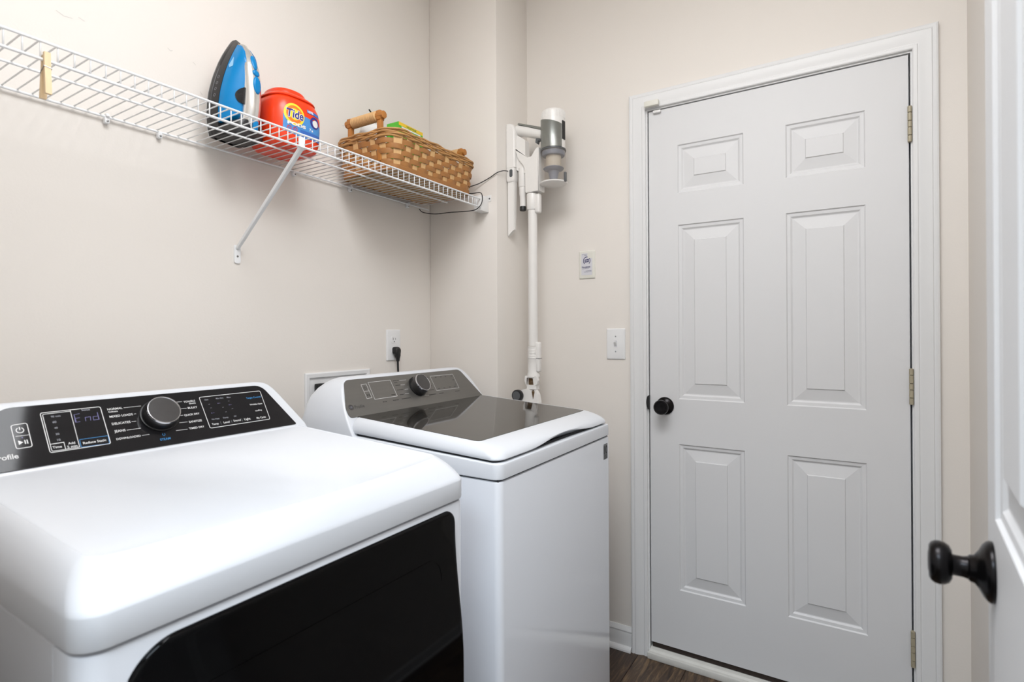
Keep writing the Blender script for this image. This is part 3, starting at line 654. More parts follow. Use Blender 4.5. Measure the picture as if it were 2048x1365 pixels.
# ------------------------------------------------------------------ wire shelf
SZ, SF, SB = 1.7735, 1.2375, 1.528
sh = thing('wire_shelf', 'long white wire shelf mounted on the wall above the machines', 'shelf', (0.95, YA, SZ))
SX0, SX1 = 0.160, 1.756
for nm, y, z, r, e in (('front_rail', SF-.0015, SZ-.001, .0027, SX1), ('lip_rail', SF-.0030, SZ-.0345, .0030, SX1), ('middle_rail', 1.379, SZ-.0035, .0027, SX1-.030), ('back_rail', SB, SZ-.0030, .0030, SX1+.03)):
    b = new(); tube(b, [(SX0, y, z), (e, y, z)], r, 10); obj(nm, b, 'wire', sh)
b = new(); tube(b, [(0, SB+.003, 0), (0, SF+.004, 0), (0, SF+.0012, -.0012), (0, SF, -.005), (0, SF, -.036)], .00155, 8)
wm = bpy.data.meshes.new('wire'); b.to_mesh(wm); b.free(); wm.shade_smooth(); wm.materials.append(M['wire'])
x = 0.333-.0254*6
while x < 1.745:
    o = bpy.data.objects.new('wire', wm); COL.objects.link(o); o.location = (x-.95, -YA, .0015); o.parent = sh
    x += .0254
for cx, hook in ((.601, 1), (.720, 0), (1.125, 0), (1.358, 1), (1.658, 1)):
    b = new()
    box(b, cx-.0055, cx+.0055, SB-.004, YA, SZ-.019, SZ-.003, bev=.003)
    if hook:
        tube(b, [(cx+.0055*math.cos(t)*0, SB-.0005+.0065*math.cos(t), SZ-.004+.0065*math.sin(t)) for t in [math.radians(-60+k*24) for k in range(11)]], .0038, 8)
    c = obj('wall_clip', b, 'wire', sh)
    b = new(); lathe(b, [(.0026, 0), (.0026, .001), (.0005, .0014)], (cx, SB-.004, SZ-.0135), (0, -1, 0), 10); obj('screw', b, 'steel', c)
# diagonal brace
BX = .9345
b = new(); d = Vector((0, YA-.004-(SF-.001), (1.497)-(SZ-.030))); L = d.length; d.normalize(); nn = Vector((0, -d.z, d.y))
if nn.z > 0: nn = -nn
p0 = Vector((BX, SF-.001, SZ-.030))
prof = [(-.0080, .0), (-.0078, .003), (-.0052, .0068), (0, .0082), (.0052, .0068), (.0078, .003), (.0080, 0)]
loft(b, [[p0+d*t+Vector((sx*k, 0, 0))+nn*h*k for sx, h in prof] for t, k in ((0, 1.05), (.02, 1.0), (L*.5, .92), (L-.025, .85), (L, .75))]); br = obj('brace', b, 'wire', sh)
b = new(); prism(b, rpoly([(BX-.0095, 1.4515), (BX+.0095, 1.4515), (BX+.0095, 1.505), (BX-.0095, 1.505)], [.008, .008, .003, .003]), lambda u, v: (u, YA, v), lambda u, v: (u, YA-.0045, v)); obj('foot_plate', b, 'wire', br)
b = new(); lathe(b, [(.003, 0), (.003, .0012), (.0005, .0018)], (BX, YA-.0045, 1.472), (0, -1, 0), 10); obj('screw', b, 'steel', br)
b = new(); box(b, BX-.0075, BX+.0075, SF-.0010, SF+.0060, SZ-.036, SZ-.006, bev=.002); obj('hook_tab', b, 'wire', br)
# end bracket on the chase wall
b = new(); box(b, SX1-.002, XC, SF-.007, SF+.030, SZ-.047, SZ+.014, bev=.002); eb = obj('end_bracket', b, 'plastic', sh)
b = new(); box(b, XC-.003, XC, SF-.020, SF+.030, SZ-.003, SZ+.022, bev=.001); obj('flange', b, 'plastic', eb)
b = new(); lathe(b, [(.0035, 0), (.0035, .001), (.001, .0012)], (XC-.003, SF-.0125, SZ+.008), (-1, 0, 0), 10); obj('screw', b, 'vacdark', eb)

# ------------------------------------------------------------------ clothes peg on the shelf lip
cp_ = thing('clothespin', 'wooden clothespin clipped upside down on the shelf lip', 'clothespin', (.3905, SF-.01, 1.675))
for nm, y0, y1, zt2, zb2, lean in (('prong', SF-.0125, SF-.0050, 1.752, 1.676, -.0045), ('prong', SF-.0015, SF+.0060, 1.748, 1.673, .0080)):
    b = new(); out = []
    for z, yy in ((zb2, lean), (zb2+.028, lean*.55), (SZ-.046, 0), (zt2, -lean*.15)):
        out.append([(.3858, y0+yy, z), (.3952, y0+yy, z), (.3952, y1+yy, z), (.3858, y1+yy, z)])
    loft(b, out); pr = obj(nm, b, 'pine', cp_, smooth=False)
b = new(); tube(b, [(.3848, SF-.0130, 1.7255), (.3962, SF-.0130, 1.7235), (.3966, SF-.003, 1.7205), (.3966, SF+.004, 1.716), (.3845, SF+.0045, 1.716), (.3845, SF-.004, 1.7205)], .0008, 6, closed=True); obj('spring', b, 'steel', cp_)

# ------------------------------------------------------------------ steam iron standing on its heel
ir = thing('steam_iron', 'blue and black steam iron standing upright on the wire shelf', 'iron', (.872, 1.43, SZ+.002))
IO = Vector((.866, 1.488, SZ+.0035)); IA = Vector((.003, -.038, .277)).normalized(); IH = Vector((.16, -.98, 0)); IH.normalize(); IW = Vector((0, 0, 1)).cross(IH).normalized()
pI = lambda a, wv, h: IO+IA*a+IW*wv+IH*h
HW = [(0, .046), (.02, .0535), (.05, .0600), (.085, .0615), (.12, .0590), (.16, .0512), (.20, .0392), (.23, .0272), (.255, .0150), (.272, .0058), (.279, .0012)]
def outline(k, a0, a1, n=22):
    A = [a0+(a1-a0)*i/n for i in range(n+1)]
    return [(a, interp(HW, a)*k) for a in A]+[(a, -interp(HW, a)*k) for a in A[::-1]]
HT = [(0, .104), (.03, .115), (.06, .119), (.10, .117), (.14, .112), (.18, .103), (.21, .092), (.235, .079), (.252, .067), (.266, .054)]
def lay(levels, a0, a1, name, mt, cap=True, n=22):
    b = new(); L = []
    for k, h, sh_ in levels:
        L.append([pI(a0s, wv, min(h, interp(HT, a0s)-.010)) for a0s, wv in outline(k, a0+sh_*.4, a1-sh_, n)])
    loft(b, L); return obj(name, b, mt, ir, angle=40)
lay([(.93, 0, .004), (.99, .001, .001), (1.0, .004, 0)], .004, .279, 'soleplate', 'brushed')
lay([(1.0, .0045, 0), (1.02, .007, 0), (1.02, .016, 0), (.985, .0175, 0), (.985, .020, .002), (.97, .030, .011), (.93, .040, .020)], .000, .279, 'skirt', 'ironblack')
lay([(.90, .036, .010), (.90, .042, .014), (.86, .056, .018), (.74, .074, .036), (.54, .082, .058), (.40, .090, .080)], .030, .268, 'water_tank', 'ironblue')
b = new(); L = []
for a in [.000, .004, .02, .04, .07, .10, .13, .16, .19, .21, .23, .245, .257, .264, .267]:
    ht = interp(HT, a); hb = min(ht-.012, max(.040, ht-.045)); k = 1.0 if a < .2 else max(.62, 1-(a-.2)/.14)
    w2 = .0195*k+.002; c = [(-w2*.8, hb), (-w2, hb+.006), (-w2, ht-.012), (-w2*.75, ht-.004), (-w2*.3, ht), (w2*.3, ht), (w2*.75, ht-.004), (w2, ht-.012), (w2, hb+.006), (w2*.8, hb)]
    L.append([pI(a*.925+.010, q, h) for q, h in c])
loft(b, L); obj('handle', b, 'ironsilver', ir, angle=50)
b = new(); L = [[pI(a, q[0]*k, q[1]) for q in rrect(-.047, .047, .006, .110, .022, 6)] for a, k in ((0, .94), (.004, 1), (.026, 1), (.036, .90), (.042, .70))]; loft(b, L); obj('heel', b, 'ironblack', ir, angle=40)
for a, la, lw_, nm in ((.208, .021, .0080, 'spray_button'), (.176, .009, .0095, 'steam_slider'), (.140, .024, .0105, 'steam_button')):
    b = new(); sl = (interp(HT, a+.01)-interp(HT, a-.01))/.02; L = []
    for s, e in ((1.0, -.006), (1.0, .0002), (.92, .0018), (.6, .0030), (.15, .0034)):
        L.append([pI(a*.925+.010+la*s*math.cos(t), lw_*s*math.sin(t)*1.1, interp(HT, a)+sl*la*s*math.cos(t)+e) for t in [2*math.pi*k/20 for k in range(20)]])
    loft(b, L); obj(nm, b, 'ironblue', ir, angle=60)
b = new(); box(b, -.008, .008, -.001, .006, -.014, .014, bev=.003); mm = Matrix((IW, IH, IA)).transposed().to_4x4(); mm.translation = pI(.030, 0, .115); obj('cord_wrap_tab', b, 'ironblue', ir, mtx=mm)
b = new()
pk = lambda a, h, e=.0006: None
def on_tank(u, v):      # u along the iron, v height above the sole; lies on the camera-side flank
    k = interp([(.036, .90), (.042, .90), (.056, .86), (.074, .74), (.082, .54), (.090, .40), (.098, .37)], v)
    return pI(u, (interp(HW, u)*k+EPS[0])*SIDE, v)
EPS = [.0010]
SIDE = 1 if IW.x < 0 else -1
dp = [(.106+.0215*math.sin(t), .0950-.0150*math.cos(t)) for t in [math.radians(-90+k*180/18) for k in range(19)]]
L0 = []
for e in (-.002, .0035, .0045):
    EPS[0] = e; L0.append([on_tank(u if e < .004 else .108+(u-.108)*.9, v) for u, v in dp])
loft(b, L0); EPS[0] = .0010; obj('temperature_dial', b, 'black', ir, angle=50)
b = new(); poly(b, [(.214, .052), (.186, .060), (.182, .050), (.190, .046)], on_tank); obj('tank_emblem', b, 'paleblue', ir, smooth=False)
b = new()
for a in (.105, .122, .139, .156): stroke(b, [(a+.0035*math.cos(t), .028+.0035*math.sin(t)) for t in [2*math.pi*k/10 for k in range(10)]], .0009, lambda u, v: pI(u, (interp(HW, u)*.975+.0014)*SIDE, v), True)
obj('skirt_marks', b, 'printgrey', ir, smooth=False)
b = new()
tube(b, [pI(.006+.004*math.sin(3*t), .052*math.cos(t), .055+.054*math.sin(t)) for t in [2*math.pi*k/36 for k in range(36)]], .0032, 8, closed=True); obj('cord', b, 'black', ir)

# ------------------------------------------------------------------ detergent tub
TB = Vector((1.012, 1.418, SZ+.0025)); TN = 3.4
tb = thing('detergent_tub', 'orange detergent tub with a bullseye logo and blue label', 'tub', TB)
TP = [(0, .066), (.003, .0725), (.012, .0780), (.033, .0825), (.066, .0845), (.100, .0845), (.122, .0805), (.137, .0740), (.143, .0700)]
def tub_loop(z, k, n=48, N=TN):
    out = []
    for i in range(n):
        t = 2*math.pi*i/n; c, s = math.cos(t), math.sin(t); r = (abs(c)**N+abs(s)**N)**(-1/N)
        out.append(TB+Vector((c*r*k, s*r*k, z)))
    return out
b = new(); loft(b, [tub_loop(z, k) for z, k in TP]); obj('body', b, 'tub', tb, angle=60)
b = new(); loft(b, [tub_loop(z, k, N=n) for z, k, n in ((.1425, .0715, 3.2), (.1445, .0740, 3.2), (.148, .0730, 3.1), (.156, .0640, 2.8), (.1590, .0570, 2.5), (.1600, .0545, 2.4), (.1700, .0525, 2.4), (.1735, .0495, 2.4), (.1740, .0420, 2.4))]); obj('lid', b, 'tub', tb, angle=40)
def on_tub(e):
    def f(u, v):
        k = interp(TP, v)+e; q = min(.999, abs(u)/k)
        return TB+Vector((u, -k*(1-q**TN)**(1/TN), v))
    return f
def grid_poly(b, pts, place, n=1): poly(b, pts, place)
def disc_on(b, cx, cy, r0, r1, place, n=40, sq=1.0):
    for k in range(n):
        t0, t1 = 2*math.pi*k/n, 2*math.pi*(k+1)/n
        q = [(cx+r*math.cos(t)*sq, cy+r*math.sin(t)) for r, t in ((r0, t0), (r1, t0), (r1, t1), (r0, t1))]
        if r0 < 1e-6: q = q[1:]
        b.faces.new([b.verts.new(place(*p)) for p in q])
def fill_on(b, x0, x1, ztop, zbot, place, n=26, m=6):
    for i in range(n):
        xa, xb = x0+(x1-x0)*i/n, x0+(x1-x0)*(i+1)/n
        for j in range(m):
            f = lambda x, t: (x, zbot(x)+(ztop(x)-zbot(x))*t)
            b.faces.new([b.verts.new(place(*f(*q))) for q in ((xa, j/m), (xb, j/m), (xb, (j+1)/m), (xa, (j+1)/m))])
b = new(); fill_on(b, -.060, .066, lambda x: .088+.010*math.sin((x+.06)*28)-.004, lambda x: .028+.010*abs(x)/.06, on_tub(.0006)); obj('label', b, 'skyblue', tb, smooth=True, angle=80)
b = new(); fill_on(b, -.010, .064, lambda x: .052, lambda x: .033, on_tub(.0009), 14, 3); fill_on(b, .014, .060, lambda x: .1180-.06*(x-.014), lambda x: .1080-.06*(x-.014), on_tub(.0010), 8, 2); obj('label_band', b, 'midblue', tb, smooth=False)
LC, LZ = -.028, .0890
b = new(); disc_on(b, LC, LZ, .0250, .0312, on_tub(.0012)); disc_on(b, LC, LZ, 0, .0165, on_tub(.0012)); obj('logo_yellow', b, 'yellow', tb, smooth=False)
b = new(); disc_on(b, LC, LZ, .0165, .0250, on_tub(.0012)); obj('logo_orange', b, 'orange', tb, smooth=False)
b = new(); put_text(b, 'Tide', LC-.0265, LC+.0290, LZ+.001, on_tub(.0016), 0.060, height=.0230, shear=.12)
put_text(b, 'PODS', -.050, .008, .0615, on_tub(.0016), 0.05, height=.008)
put_text(b, '7 x', .020, .034, .0600, on_tub(.0016), 0.04); put_text(b, '100%', .016, .036, .1125, on_tub(.0016), 0.03)
obj('lettering_outline', b, 'printwhite', tb, smooth=False)
b = new(); put_text(b, 'Tide', LC-.0255, LC+.0280, LZ+.001, on_tub(.0020), 0.018, height=.0230, shear=.12)
disc_on(b, .040, .0850, .0105, .0170, on_tub(.0014), 30); obj('logo_lettering', b, 'navy', tb, smooth=False)
b = new(); disc_on(b, .042, .0830, 0, .0105, on_tub(.0016), 24); obj('pod_swirl', b, 'paper', tb, smooth=False)
b = new()
for cx in (-.044, -.026): disc_on(b, cx, .0475, .0052, .0068, on_tub(.0014), 20); stroke(b, [(cx-.004, .0515), (cx+.004, .0435)], .0012, on_tub(.0014))
obj('warning_marks', b, 'red', tb, smooth=False)

# ------------------------------------------------------------------ woven basket
BXa, BXb, BYa, BYb, BZ, BH = 1.288, 1.715, 1.252, 1.496, SZ+.0022, .128
bk_ = thing('woven_basket', 'rectangular honey-coloured woven splint basket with wrapped end handles', 'basket', ((BXa+BXb)/2, (BYa+BYb)/2, BZ))
per = rrect(BXa, BXb, BYa, BYb, .035, 10); dense = []
for i in range(len(per)):
    a, c = Vector(per[i]), Vector(per[(i+1) % len(per)]); m = max(1, int((c-a).length/.004))
    for k in range(m): dense.append(a.lerp(c, k/m))
acc = [0.0]
for i in range(len(dense)): acc.append(acc[-1]+(dense[(i+1) % len(dense)]-dense[i]).length)
PL = acc[-1]
def pb(s):
    s = (s % 1.0)*PL; lo, hi = 0, len(acc)-1
    while hi-lo > 1:
        md = (lo+hi)//2
        if acc[md] <= s: lo = md
        else: hi = md
    p, q = dense[lo % len(dense)], dense[(lo+1) % len(dense)]
    t = (s-acc[lo])/max(1e-9, acc[lo+1]-acc[lo]); return p.lerp(q, t)
def pbn(s):
    d = pb(s+.004)-pb(s-.004); d.normalize(); return Vector((d.y, -d.x))
NU = 32; FL = .020
def on_b(s, z, off):
    p = pb(s)+pbn(s)*(off+FL*z/BH); return Vector((p.x, p.y, BZ+z))
for k in range(NU):
    s = k/NU; b = new(); hw = .0105/PL
    loft(b, [[on_b(s-hw, z, -.0012), on_b(s+hw, z, -.0012), on_b(s+hw, z, .0012), on_b(s-hw, z, .0012)] for z in (.002, .04, .08, BH-.014)]); obj('upright', b, 'splint', bk_, smooth=False)
NS = NU*8
def weaver(i, zc, hh, amp, th, nm, mt):
    b = new(); L = []
    for j in range(NS):
        s = j/NS; o = amp*math.cos(math.pi*s*NU+math.pi*i); zz = zc+.0006*math.sin(7*s*6.28+i)
        L.append([on_b(s, zz-hh/2, o-th), on_b(s, zz-hh/2, o+th*.6), on_b(s, zz, o+th*1.5), on_b(s, zz+hh/2, o+th*.6), on_b(s, zz+hh/2, o-th)])
    loft(b, L+[L[0]], False, False); bmesh.ops.remove_doubles(b, verts=b.verts[:], dist=1e-6); obj(nm, b, mt, bk_, angle=50)
for i in range(5): weaver(i, .0262+.0166*i, .0160, .0042, .0013, 'weaver', 'weave')
b = new(); L = []
for j in range(NS):
    s = j/NS; L.append([on_b(s, .000, .0015), on_b(s, .000, .0045), on_b(s, .009, .0055), on_b(s, .0185, .0048), on_b(s, .0185, .0020)])
loft(b, L+[L[0]], False, False); bmesh.ops.remove_doubles(b, verts=b.verts[:], dist=1e-6); obj('base_band', b, 'weave', bk_, angle=50)
for i in range(6):
    b = new(); pts = []
    for j in range(NS):
        s = j/NS; ph = math.pi*s*NU*.5+(i % 3)*2.094+(.5 if i > 2 else 0); pts.append(on_b(s, .1060+.0046*i+.0014*math.sin(ph*2), (.0058-.0006*i)*math.cos(ph)))
    tube(b, pts, .0033, 7, closed=True); obj('reed', b, 'reed', bk_)
for k in range(6):
    y0 = BYa+.006+k*.0388; b = new(); box(b, BXa+.004, BXb-.004, y0, y0+.034, BZ+.0005, BZ+.004); obj('base_slat', b, 'slat', bk_, smooth=False)
for ex, sgn in ((BXa+.004, -1), (BXb-.004, 1)):
    xe = ex+sgn*FL*.45
    y0, y1 = 1.302, 1.440; zt2 = BZ+.180
    b = new(); tube(b, [(xe, y0-.019, zt2), (xe, y0-.018, zt2), (xe, y1+.018, zt2), (xe, y1+.019, zt2)], [.010, .0125, .0125, .010], 10); hd = obj('handle', b, 'oak', bk_)
    for yy in (y0, y1):
        b = new(); box(b, xe-.0110, xe+.0110, yy-.0095, yy+.0095, zt2-.016, zt2+.0155, bev=.003); box(b, xe-.0075, xe+.0075, yy-.0085, yy+.0085, BZ+.03, zt2, bev=.002); obj('handle_post', b, 'oak', hd)
    b = new(); pr = [(.0155, 0)]; n = 15; Lh = y1-y0-.024
    for k in range(n): pr += [(.0176, Lh*(k+.25)/n), (.0176, Lh*(k+.75)/n), (.0158, Lh*(k+.95)/n), (.0158, Lh*(k+1)/n)]
    lathe(b, pr, (xe, y0+.012, zt2), (0, 1, 0), 16); obj('handle_wrapping', b, 'splint', hd, angle=70)
# things in the basket
cb = thing('green_carton', 'green and yellow carton of washer cleaner standing in the basket', 'carton', (1.490, 1.385, BZ+.005))
CA = Vector((1.0, .03, 0)).normalized(); CN = Vector((.03, -1.0, 0)).normalized()
pC = lambda u, v, h: Vector((1.490, 1.385, BZ+.0045))+CA*u+CN*h+Vector((0, 0, v))
b = new(); loft(b, [[pC(-.066, v, -.028), pC(.066, v, -.028), pC(.066, v, .028), pC(-.066, v, .028)] for v in (0, .215)]); obj('box', b, 'green', cb, smooth=False)
b = new(); poly(b, [(-.066, .2030), (.066, .2030), (.066, .2149), (-.066, .2149)], lambda u, v: pC(u, v, .0284)); obj('yellow_band', b, 'gold', cb, smooth=False)
b = new(); poly(b, [(-.052, .1965), (.052, .1965), (.052, .2015), (-.052, .2015)], lambda u, v: pC(u, v, .0288)); put_text(b, 'affresh', -.034, .040, .1790, lambda u, v: pC(u, v, .0292), 0.02); obj('white_print', b, 'printwhite', cb, smooth=False)
b = new(); put_text(b, 'VALUE PACK', -.026, .030, .2085, lambda u, v: pC(u, v, .0290), 0.02); poly(b, [(-.012, .165), (.004, .165), (.004, .200), (-.012, .200)], lambda u, v: Vector(pC(-.0663, v, u))); obj('dark_print', b, 'greendark', cb, smooth=False)
b = new(); L = []
for z, rx, ry in ((.006, .040, .045), (.04, .046, .052), (.09, .046, .055), (.135, .044, .052), (.160, .034, .040), (.170, .012, .02)):
    L.append([(1.366+rx*math.cos(t)*(1+.10*math.sin(3*t+z*40)), 1.428+ry*.8*math.sin(t)*(1+.08*math.cos(4*t)), BZ+z*1.2) for t in [2*math.pi*k/28 for k in range(28)]])
loft(b, L); tag(obj('paper_bag', b, 'paper'), 'crumpled white bag inside the basket behind the wrapped handle', 'bag')
b = new(); tube(b, [(1.560, 1.452, BZ+.125), (1.500, 1.450, BZ+.165), (1.435, 1.4475, BZ+.219), (1.370, 1.445, BZ+.262)], .0026, 8); tag(obj('black_stick', b, 'black'), 'thin black stick poking up out of the basket', 'stick')

# ------------------------------------------------------------------ charger cord from the dock to behind the basket
def smooth_path(pts, n=8):
    P = [Vector(p) for p in pts]; out = []
    for i in range(len(P)-1):
        a, b_, c, d_ = P[max(i-1, 0)], P[i], P[i+1], P[min(i+2, len(P)-1)]
        for k in range(n):
            t = k/n; out.append(0.5*((2*b_)+(c-a)*t+(2*a-5*b_+4*c-d_)*t*t+(3*b_-a-3*c+d_)*t**3))
    return out+[P[-1]]
b = new(); tube(b, smooth_path([(1.868, 1.178, 1.9005), (1.832, 1.178, 1.893), (1.802, 1.189, 1.879), (1.800, 1.222, 1.864), (1.792, 1.268, 1.846), (1.775, 1.310, 1.832), (1.768, 1.325, 1.816), (1.762, 1.290, 1.802), (1.754, 1.236, 1.7965), (1.752, 1.2240, 1.776), (1.748, 1.228, 1.748), (1.720, 1.238, 1.722), (1.722, 1.30, 1.724), (1.733, 1.37, 1.731), (1.735, 1.45, 1.735), (1.728, 1.508, 1.747), (1.722, 1.524, 1.762)]), .0018, 7)
tag(obj('charger_cord', b, 'black'), 'thin black charger cord looping from the vacuum dock past the shelf end', 'cord')

# ------------------------------------------------------------------ stick vacuum on its wall dock
VX = 1.905
dk = thing('vacuum_dock', 'white wall dock holding the stick vacuum and its tools', 'dock', (VX, YC, 1.90))
b = new(); loft(b, [[(VX+p[0], p[1], z) for p in rrect(-w2, w2, y0, YC, r, 5)] for z, w2, y0, r in ((1.912, .030, 1.152, .006), (1.915, .033, 1.148, .008), (2.060, .033, 1.148, .008), (2.080, .033, 1.152, .008), (2.092, .031, 1.162, .008), (2.097, .026, 1.175, .006))]); obj('housing', b, 'vacwhite', dk)
b = new(); prism(b, rpoly([(1.150, 2.050), (1.108, 2.020), (1.107, 1.885), (1.150, 1.905)], .006), lambda y, z: (VX-.017, y, z), lambda y, z: (VX+.017, y, z)); obj('cradle', b, 'vacwhite', dk, smooth=False)
v = thing('stick_vacuum', 'white and grey cordless stick vacuum hanging in the wall corner', 'vacuum cleaner', (VX, 1.085, .86))
# handle
b = new(); tube(b, [(VX, 1.163, 2.066), (VX, 1.150, 2.071), (VX, 1.11, 2.058), (VX, 1.07, 2.043), (VX, 1.035, 2.031)], [.017, .0215, .0200, .0190, .0190], 18); obj('handle', b, 'vacwhite', v)
b = new(); prism(b, [(1.148, 2.0925), (1.143, 2.0975), (1.034, 2.0590), (1.034, 2.0490)], lambda y, z: (VX-.011, y, z), lambda y, z: (VX+.011, y, z)); obj('handle_strip', b, 'vacgrey', v, smooth=False)
b = new(); prism(b, rpoly([(1.040, 2.018), (1.064, 2.020), (1.066, 2.004), (1.058, 1.998), (1.054, 2.010), (1.040, 2.006)], .002), lambda y, z: (VX-.008, y, z), lambda y, z: (VX+.008, y, z)); obj('trigger', b, 'vacdark', v, smooth=False)
MY = .9885; MR = .0500
b = new(); lathe(b, [(.044, 1.960), (.0465, 1.962), (.0465, 2.098), (.046, 2.106), (.043, 2.112), (.030, 2.1135), (.001, 2.1135)], (VX, MY, 0), (0, 0, 1), 40); mt_ = obj('motor_housing', b, 'vacwhite', v, angle=40)
b = new()
n = 44
for k in range(n):      # slotted vent around the crown
    t = 2*math.pi*k/n; c, s_ = math.cos(t), math.sin(t)
    box(b, -.0010, .0010, .0460, .0474, 2.080, 2.106)
    for vtx in b.verts[-8:]:
        x_, y_ = vtx.co.x, vtx.co.y; vtx.co.x, vtx.co.y = VX+x_*c-y_*s_, MY+x_*s_+y_*c
obj('vent_ribs', b, 'vacwhite', mt_, smooth=False)
b = new(); L = []
a0, a1 = math.radians(92), math.radians(247)     # shell wraps the camera-side half
for k in range(33):
    t = a0+(a1-a0)*k/32; ztop = 2.088-.036*(k/32)
    L.append([(VX+r*math.cos(t), MY+r*math.sin(t), z) for r, z in ((.0468, 1.962), (.0502, 1.963), (.0502, ztop-.002), (.0490, ztop), (.0468, ztop))])
loft(b, L); obj('shell', b, 'vacgrey', v, angle=40)
b = new(); L = []
for k in range(9):
    t = math.radians(253+k*3.0); L.append([(VX+r*math.cos(t), MY+r*math.sin(t), z) for r, z in ((.0455, 1.995), (.0492, 1.995), (.0492, 2.066), (.0455, 2.066))])
loft(b, L); obj('display', b, 'black', v, angle=40)
b = new(); lathe(b, [(.0440, 1.956), (.0495, 1.956), (.0500, 1.958), (.0490, 1.9625), (.0440, 1.9625)], (VX, MY, 0), (0, 0, 1), 40); obj('collar', b, 'vacdark', v)
# clear bin with its cyclone
b = new(); lathe(b, [(.0485, 1.9430), (.0485, 1.8330)], (VX, MY, 0), (0, 0, 1), 40); bn = obj('dust_bin', b, 'clear', v)
b = new(); loft(b, [[(VX+.0494*math.cos(t), MY+.0494*math.sin(t), z) for t in [2*math.pi*k/40 for k in range(40)]] for z in (1.9560, 1.8330)], False, False)
bpy.data.objects.remove(bn); bn = obj('dust_bin', b, 'clear', v)
b = new(); lathe(b, [(.030, 1.938), (.030, 1.893), (.028, 1.889)], (VX, MY, 0), (0, 0, 1), 28); obj('filter', b, 'beige', bn)
b = new(); lathe(b, [(.030, 1.936), (.043, 1.937), (.045, 1.942), (.045, 1.956)], (VX, MY, 0), (0, 0, 1), 28); obj('filter_ring', b, 'vacmid', bn)
b = new(); lathe(b, [(.002, 1.893), (.036, 1.892), (.041, 1.888), (.036, 1.882), (.022, 1.878), (.0185, 1.862), (.0150, 1.835)], (VX, MY, 0), (0, 0, 1), 28); obj('cyclone_cone', b, 'vacmid', bn)
b = new(); lathe(b, [(.020, 1.826), (.048, 1.8255), (.0535, 1.8285), (.0545, 1.8325), (.0500, 1.8350), (.010, 1.8350)], (VX, MY, 0), (0, 0, 1), 40); obj('bin_lid', b, 'vacwhite', bn)
b = new(); box(b, VX-.014, VX-.002, MY-.0590, MY-.0505, 1.828, 1.865, bev=.002); obj('bin_latch', b, 'vacdark', bn)
# Y-shaped bracket, collar, tube
b = new(); yb = [(1.152, 1.992), (1.083, 1.937), (1.050, 1.979), (1.041, 1.977), (1.041, 1.806), (1.103, 1.804), (1.104, 1.908), (1.137, 1.947)]
prism(b, rpoly(yb, [.004, .012, .006, .002, .002, .003, .03, .012]), lambda y, z: (VX-.025, y, z), lambda y, z: (VX+.021, y, z)); bmesh.ops.bevel(b, geom=[e for e in b.edges if abs(e.verts[0].co.x-e.verts[1].co.x) < 1e-6], offset=.004, segments=3, affect='EDGES'); obj('body_bracket', b, 'vacwhite', v, angle=40)
PY = 1.0845
b = new(); lathe(b, [(.0225, 1.803), (.0240, 1.799), (.0235, 1.745), (.0215, 1.738), (.0185, 1.737)], (VX, PY, 0), (0, 0, 1), 28); cl = obj('tube_collar', b, 'vacwhite', v)
b = new(); box(b, VX-.013, VX+.013, 1.0475, 1.070, 1.722, 1.800, bev=.007, seg=3); obj('release_clip', b, 'vacwhite', cl)
b = new(); tube(b, [(VX, PY, 1.745), (VX, PY, 1.19)], .0187, 28); obj('tube', b, 'vacwhite', v)
b = new(); lathe(b, [(.0190, 1.188)]+[q for k in range(7) for q in ((.0232, 1.186-.006*k), (.0222, 1.183-.006*k))]+[(.0235, 1.143), (.0225, 1.141), (.0222, 1.085), (.0250, 1.076), (.0260, 1.066), (.0240, 1.062)], (VX, PY, 0), (0, 0, 1), 30); jt = obj('head_joint', b, 'vacwhite', v, angle=30)
b = new(); box(b, VX-.012, VX+.012, PY-.0335, PY-.012, 1.086, 1.206, bev=.007, seg=3); obj('release_clip', b, 'vacwhite', jt)
b = new(); box(b, VX-.0125, VX+.0125, PY-.0338, PY-.0200, 1.1395, 1.1412); obj('clip_seam', b, 'vacdark', jt, smooth=False)
# neck: fork around a corrugated hose
b = new(); pr = []
for k in range(16): pr += [(.0150, 1.070-.0065*k), (.0172, 1.0665-.0065*k)]
lathe(b, pr, (VX, PY+.004, 0), (0, 0, 1), 20); obj('hose', b, 'hose', v, angle=60)
b = new()
prism(b, rpoly([(PY+.028, 1.070), (PY-.024, 1.070), (PY-.030, 1.052), (PY-.026, 1.036), (PY-.012, 1.030), (PY-.008, 1.061), (PY+.020, 1.063), (PY+.023, 1.045), (PY+.024, 1.032), (PY+.030, 1.050)], .003), lambda y, z: (VX-.020, y, z), lambda y, z: (VX-.004, y, z))
obj('fork', b, 'vacwhite', v, smooth=False)
b = new(); loft(b, [[(VX+p[0], PY+.002+p[1], z) for p in rrect(-.019, .019, -w2, w2, .008, 5)] for z, w2 in ((1.034, .024), (1.022, .022), (1.016, .023))]); obj('neck', b, 'vacwhite', v)
b = new(); prism(b, rpoly([(PY+.022, 1.018), (PY+.045, 1.012), (PY+.062, .995), (PY+.058, .950), (PY-.030, .940), (PY-.038, .965), (PY-.032, .998), (PY-.020, 1.016), (PY-.009, 1.008), (PY-.010, .972), (PY-.004, 1.012)], .004), lambda y, z: (VX-.024, y, z), lambda y, z: (VX-.002, y, z)); yk = obj('yoke', b, 'vacwhite', v, smooth=False)
b = new(); prism(b, rpoly([(PY-.006, 1.010), (PY-.019, 1.011), (PY-.012, .978)], .003), lambda y, z: (VX-.0235, y, z), lambda y, z: (VX-.0248, y, z)); obj('hose_window', b, 'hose', yk, smooth=False)
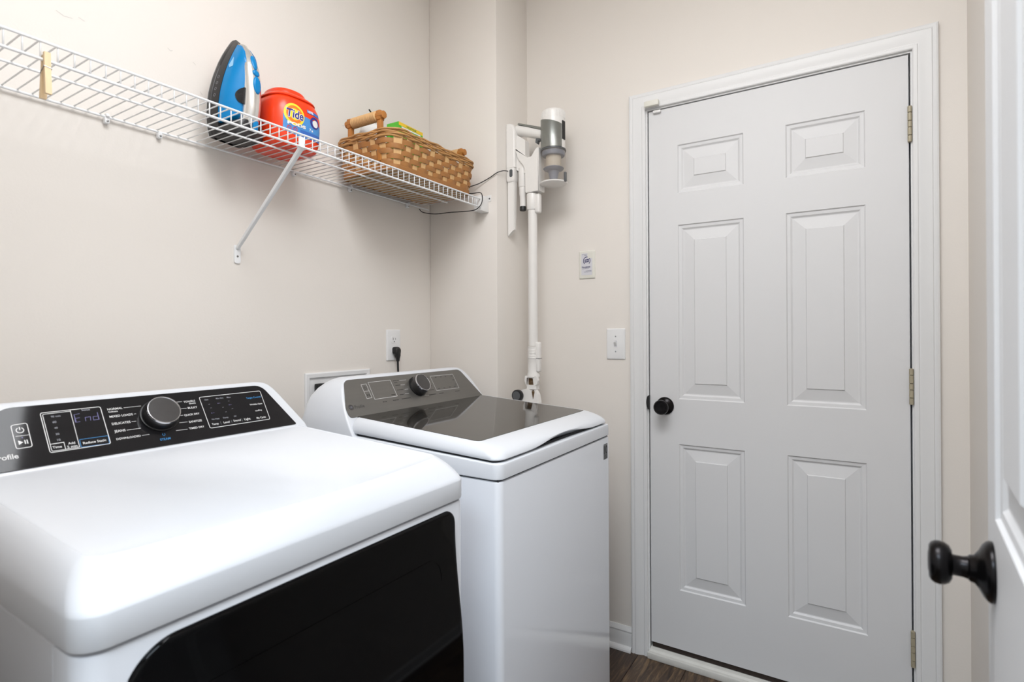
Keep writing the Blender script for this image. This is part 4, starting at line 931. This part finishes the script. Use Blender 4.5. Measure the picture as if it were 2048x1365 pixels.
b = new(); loft(b, [[(VX+p[0], 1.080+p[1], z) for p in rrect(-.045, .045, -hw_, hw_, .02, 5)] for z, hw_ in ((.950, .050), (.935, .090), (.905, .100), (.870, .100), (.860, .094))]); obj('floor_head', b, 'vacwhite', v)
b = new(); lathe(b, [(.0225, 0), (.0232, .003), (.0232, .016), (.0215, .0190), (.0205, .0192)], (VX-.026, 1.1385, .9905), (-1, 0, 0), 32); wl = obj('wheel', b, 'black', v, angle=40)
b = new(); lathe(b, [(.0003, .0170), (.0165, .0170), (.0180, .0196), (.0003, .0200)], (VX-.026, 1.1385, .9905), (-1, 0, 0), 32); obj('wheel_cap', b, 'vacdark', wl)
# tools hanging from the dock
cv = thing('crevice_tool', 'long white crevice tool hanging from the vacuum dock', 'vacuum tool', (VX-.015, 1.173, 1.64))
b = new(); loft(b, [[(VX-.015+p[0], 1.171+p[1], z) for p in rrect(-wx, wx, -wy, wy, .008, 5)] for z, wx, wy in ((1.913, .019, .0195), (1.868, .019, .0195), (1.862, .0175, .0180), (1.858, .016, .0165))]); cl = obj('socket', b, 'vacwhite', cv)
b = new(); prism(b, rrect(1.158, 1.172, 1.876, 1.906, .005), lambda y, z: (VX-.0338, y, z), lambda y, z: (VX-.0352, y, z)); obj('button', b, 'vacdark', cl)
b = new(); loft(b, [[(VX-.015-.013, 1.1865, 1.860), (VX-.015+.013, 1.1865, 1.860), (VX-.015+.013, 1.1545, 1.860), (VX-.015-.013, 1.1545, 1.860)], [(VX-.015-.009, 1.1885, 1.638), (VX-.015+.009, 1.1885, 1.638), (VX-.015+.009, 1.1580, 1.664), (VX-.015-.009, 1.1580, 1.664)]]); bmesh.ops.bevel(b, geom=[e for e in b.edges if abs(e.verts[0].co.z-e.verts[1].co.z) > .1], offset=.003, segments=2, affect='EDGES'); obj('nozzle', b, 'vacwhite', cv)
ct = thing('brush_tool', 'short white round tool with a black tip under the vacuum dock', 'vacuum tool', (VX, 1.1255, 1.737))
b = new(); lathe(b, [(.0175, 1.912), (.0175, 1.838), (.0168, 1.835), (.0150, 1.834), (.0150, 1.805), (.0125, 1.798), (.0120, 1.756)], (VX-.004, 1.1275, 0), (0, 0, 1), 24); obj('barrel', b, 'vacwhite', ct, angle=40)
b = new(); lathe(b, [(.0118, 1.757), (.0128, 1.754), (.0128, 1.741), (.0110, 1.739)], (VX-.004, 1.1275, 0), (0, 0, 1), 24); obj('tip', b, 'black', ct)
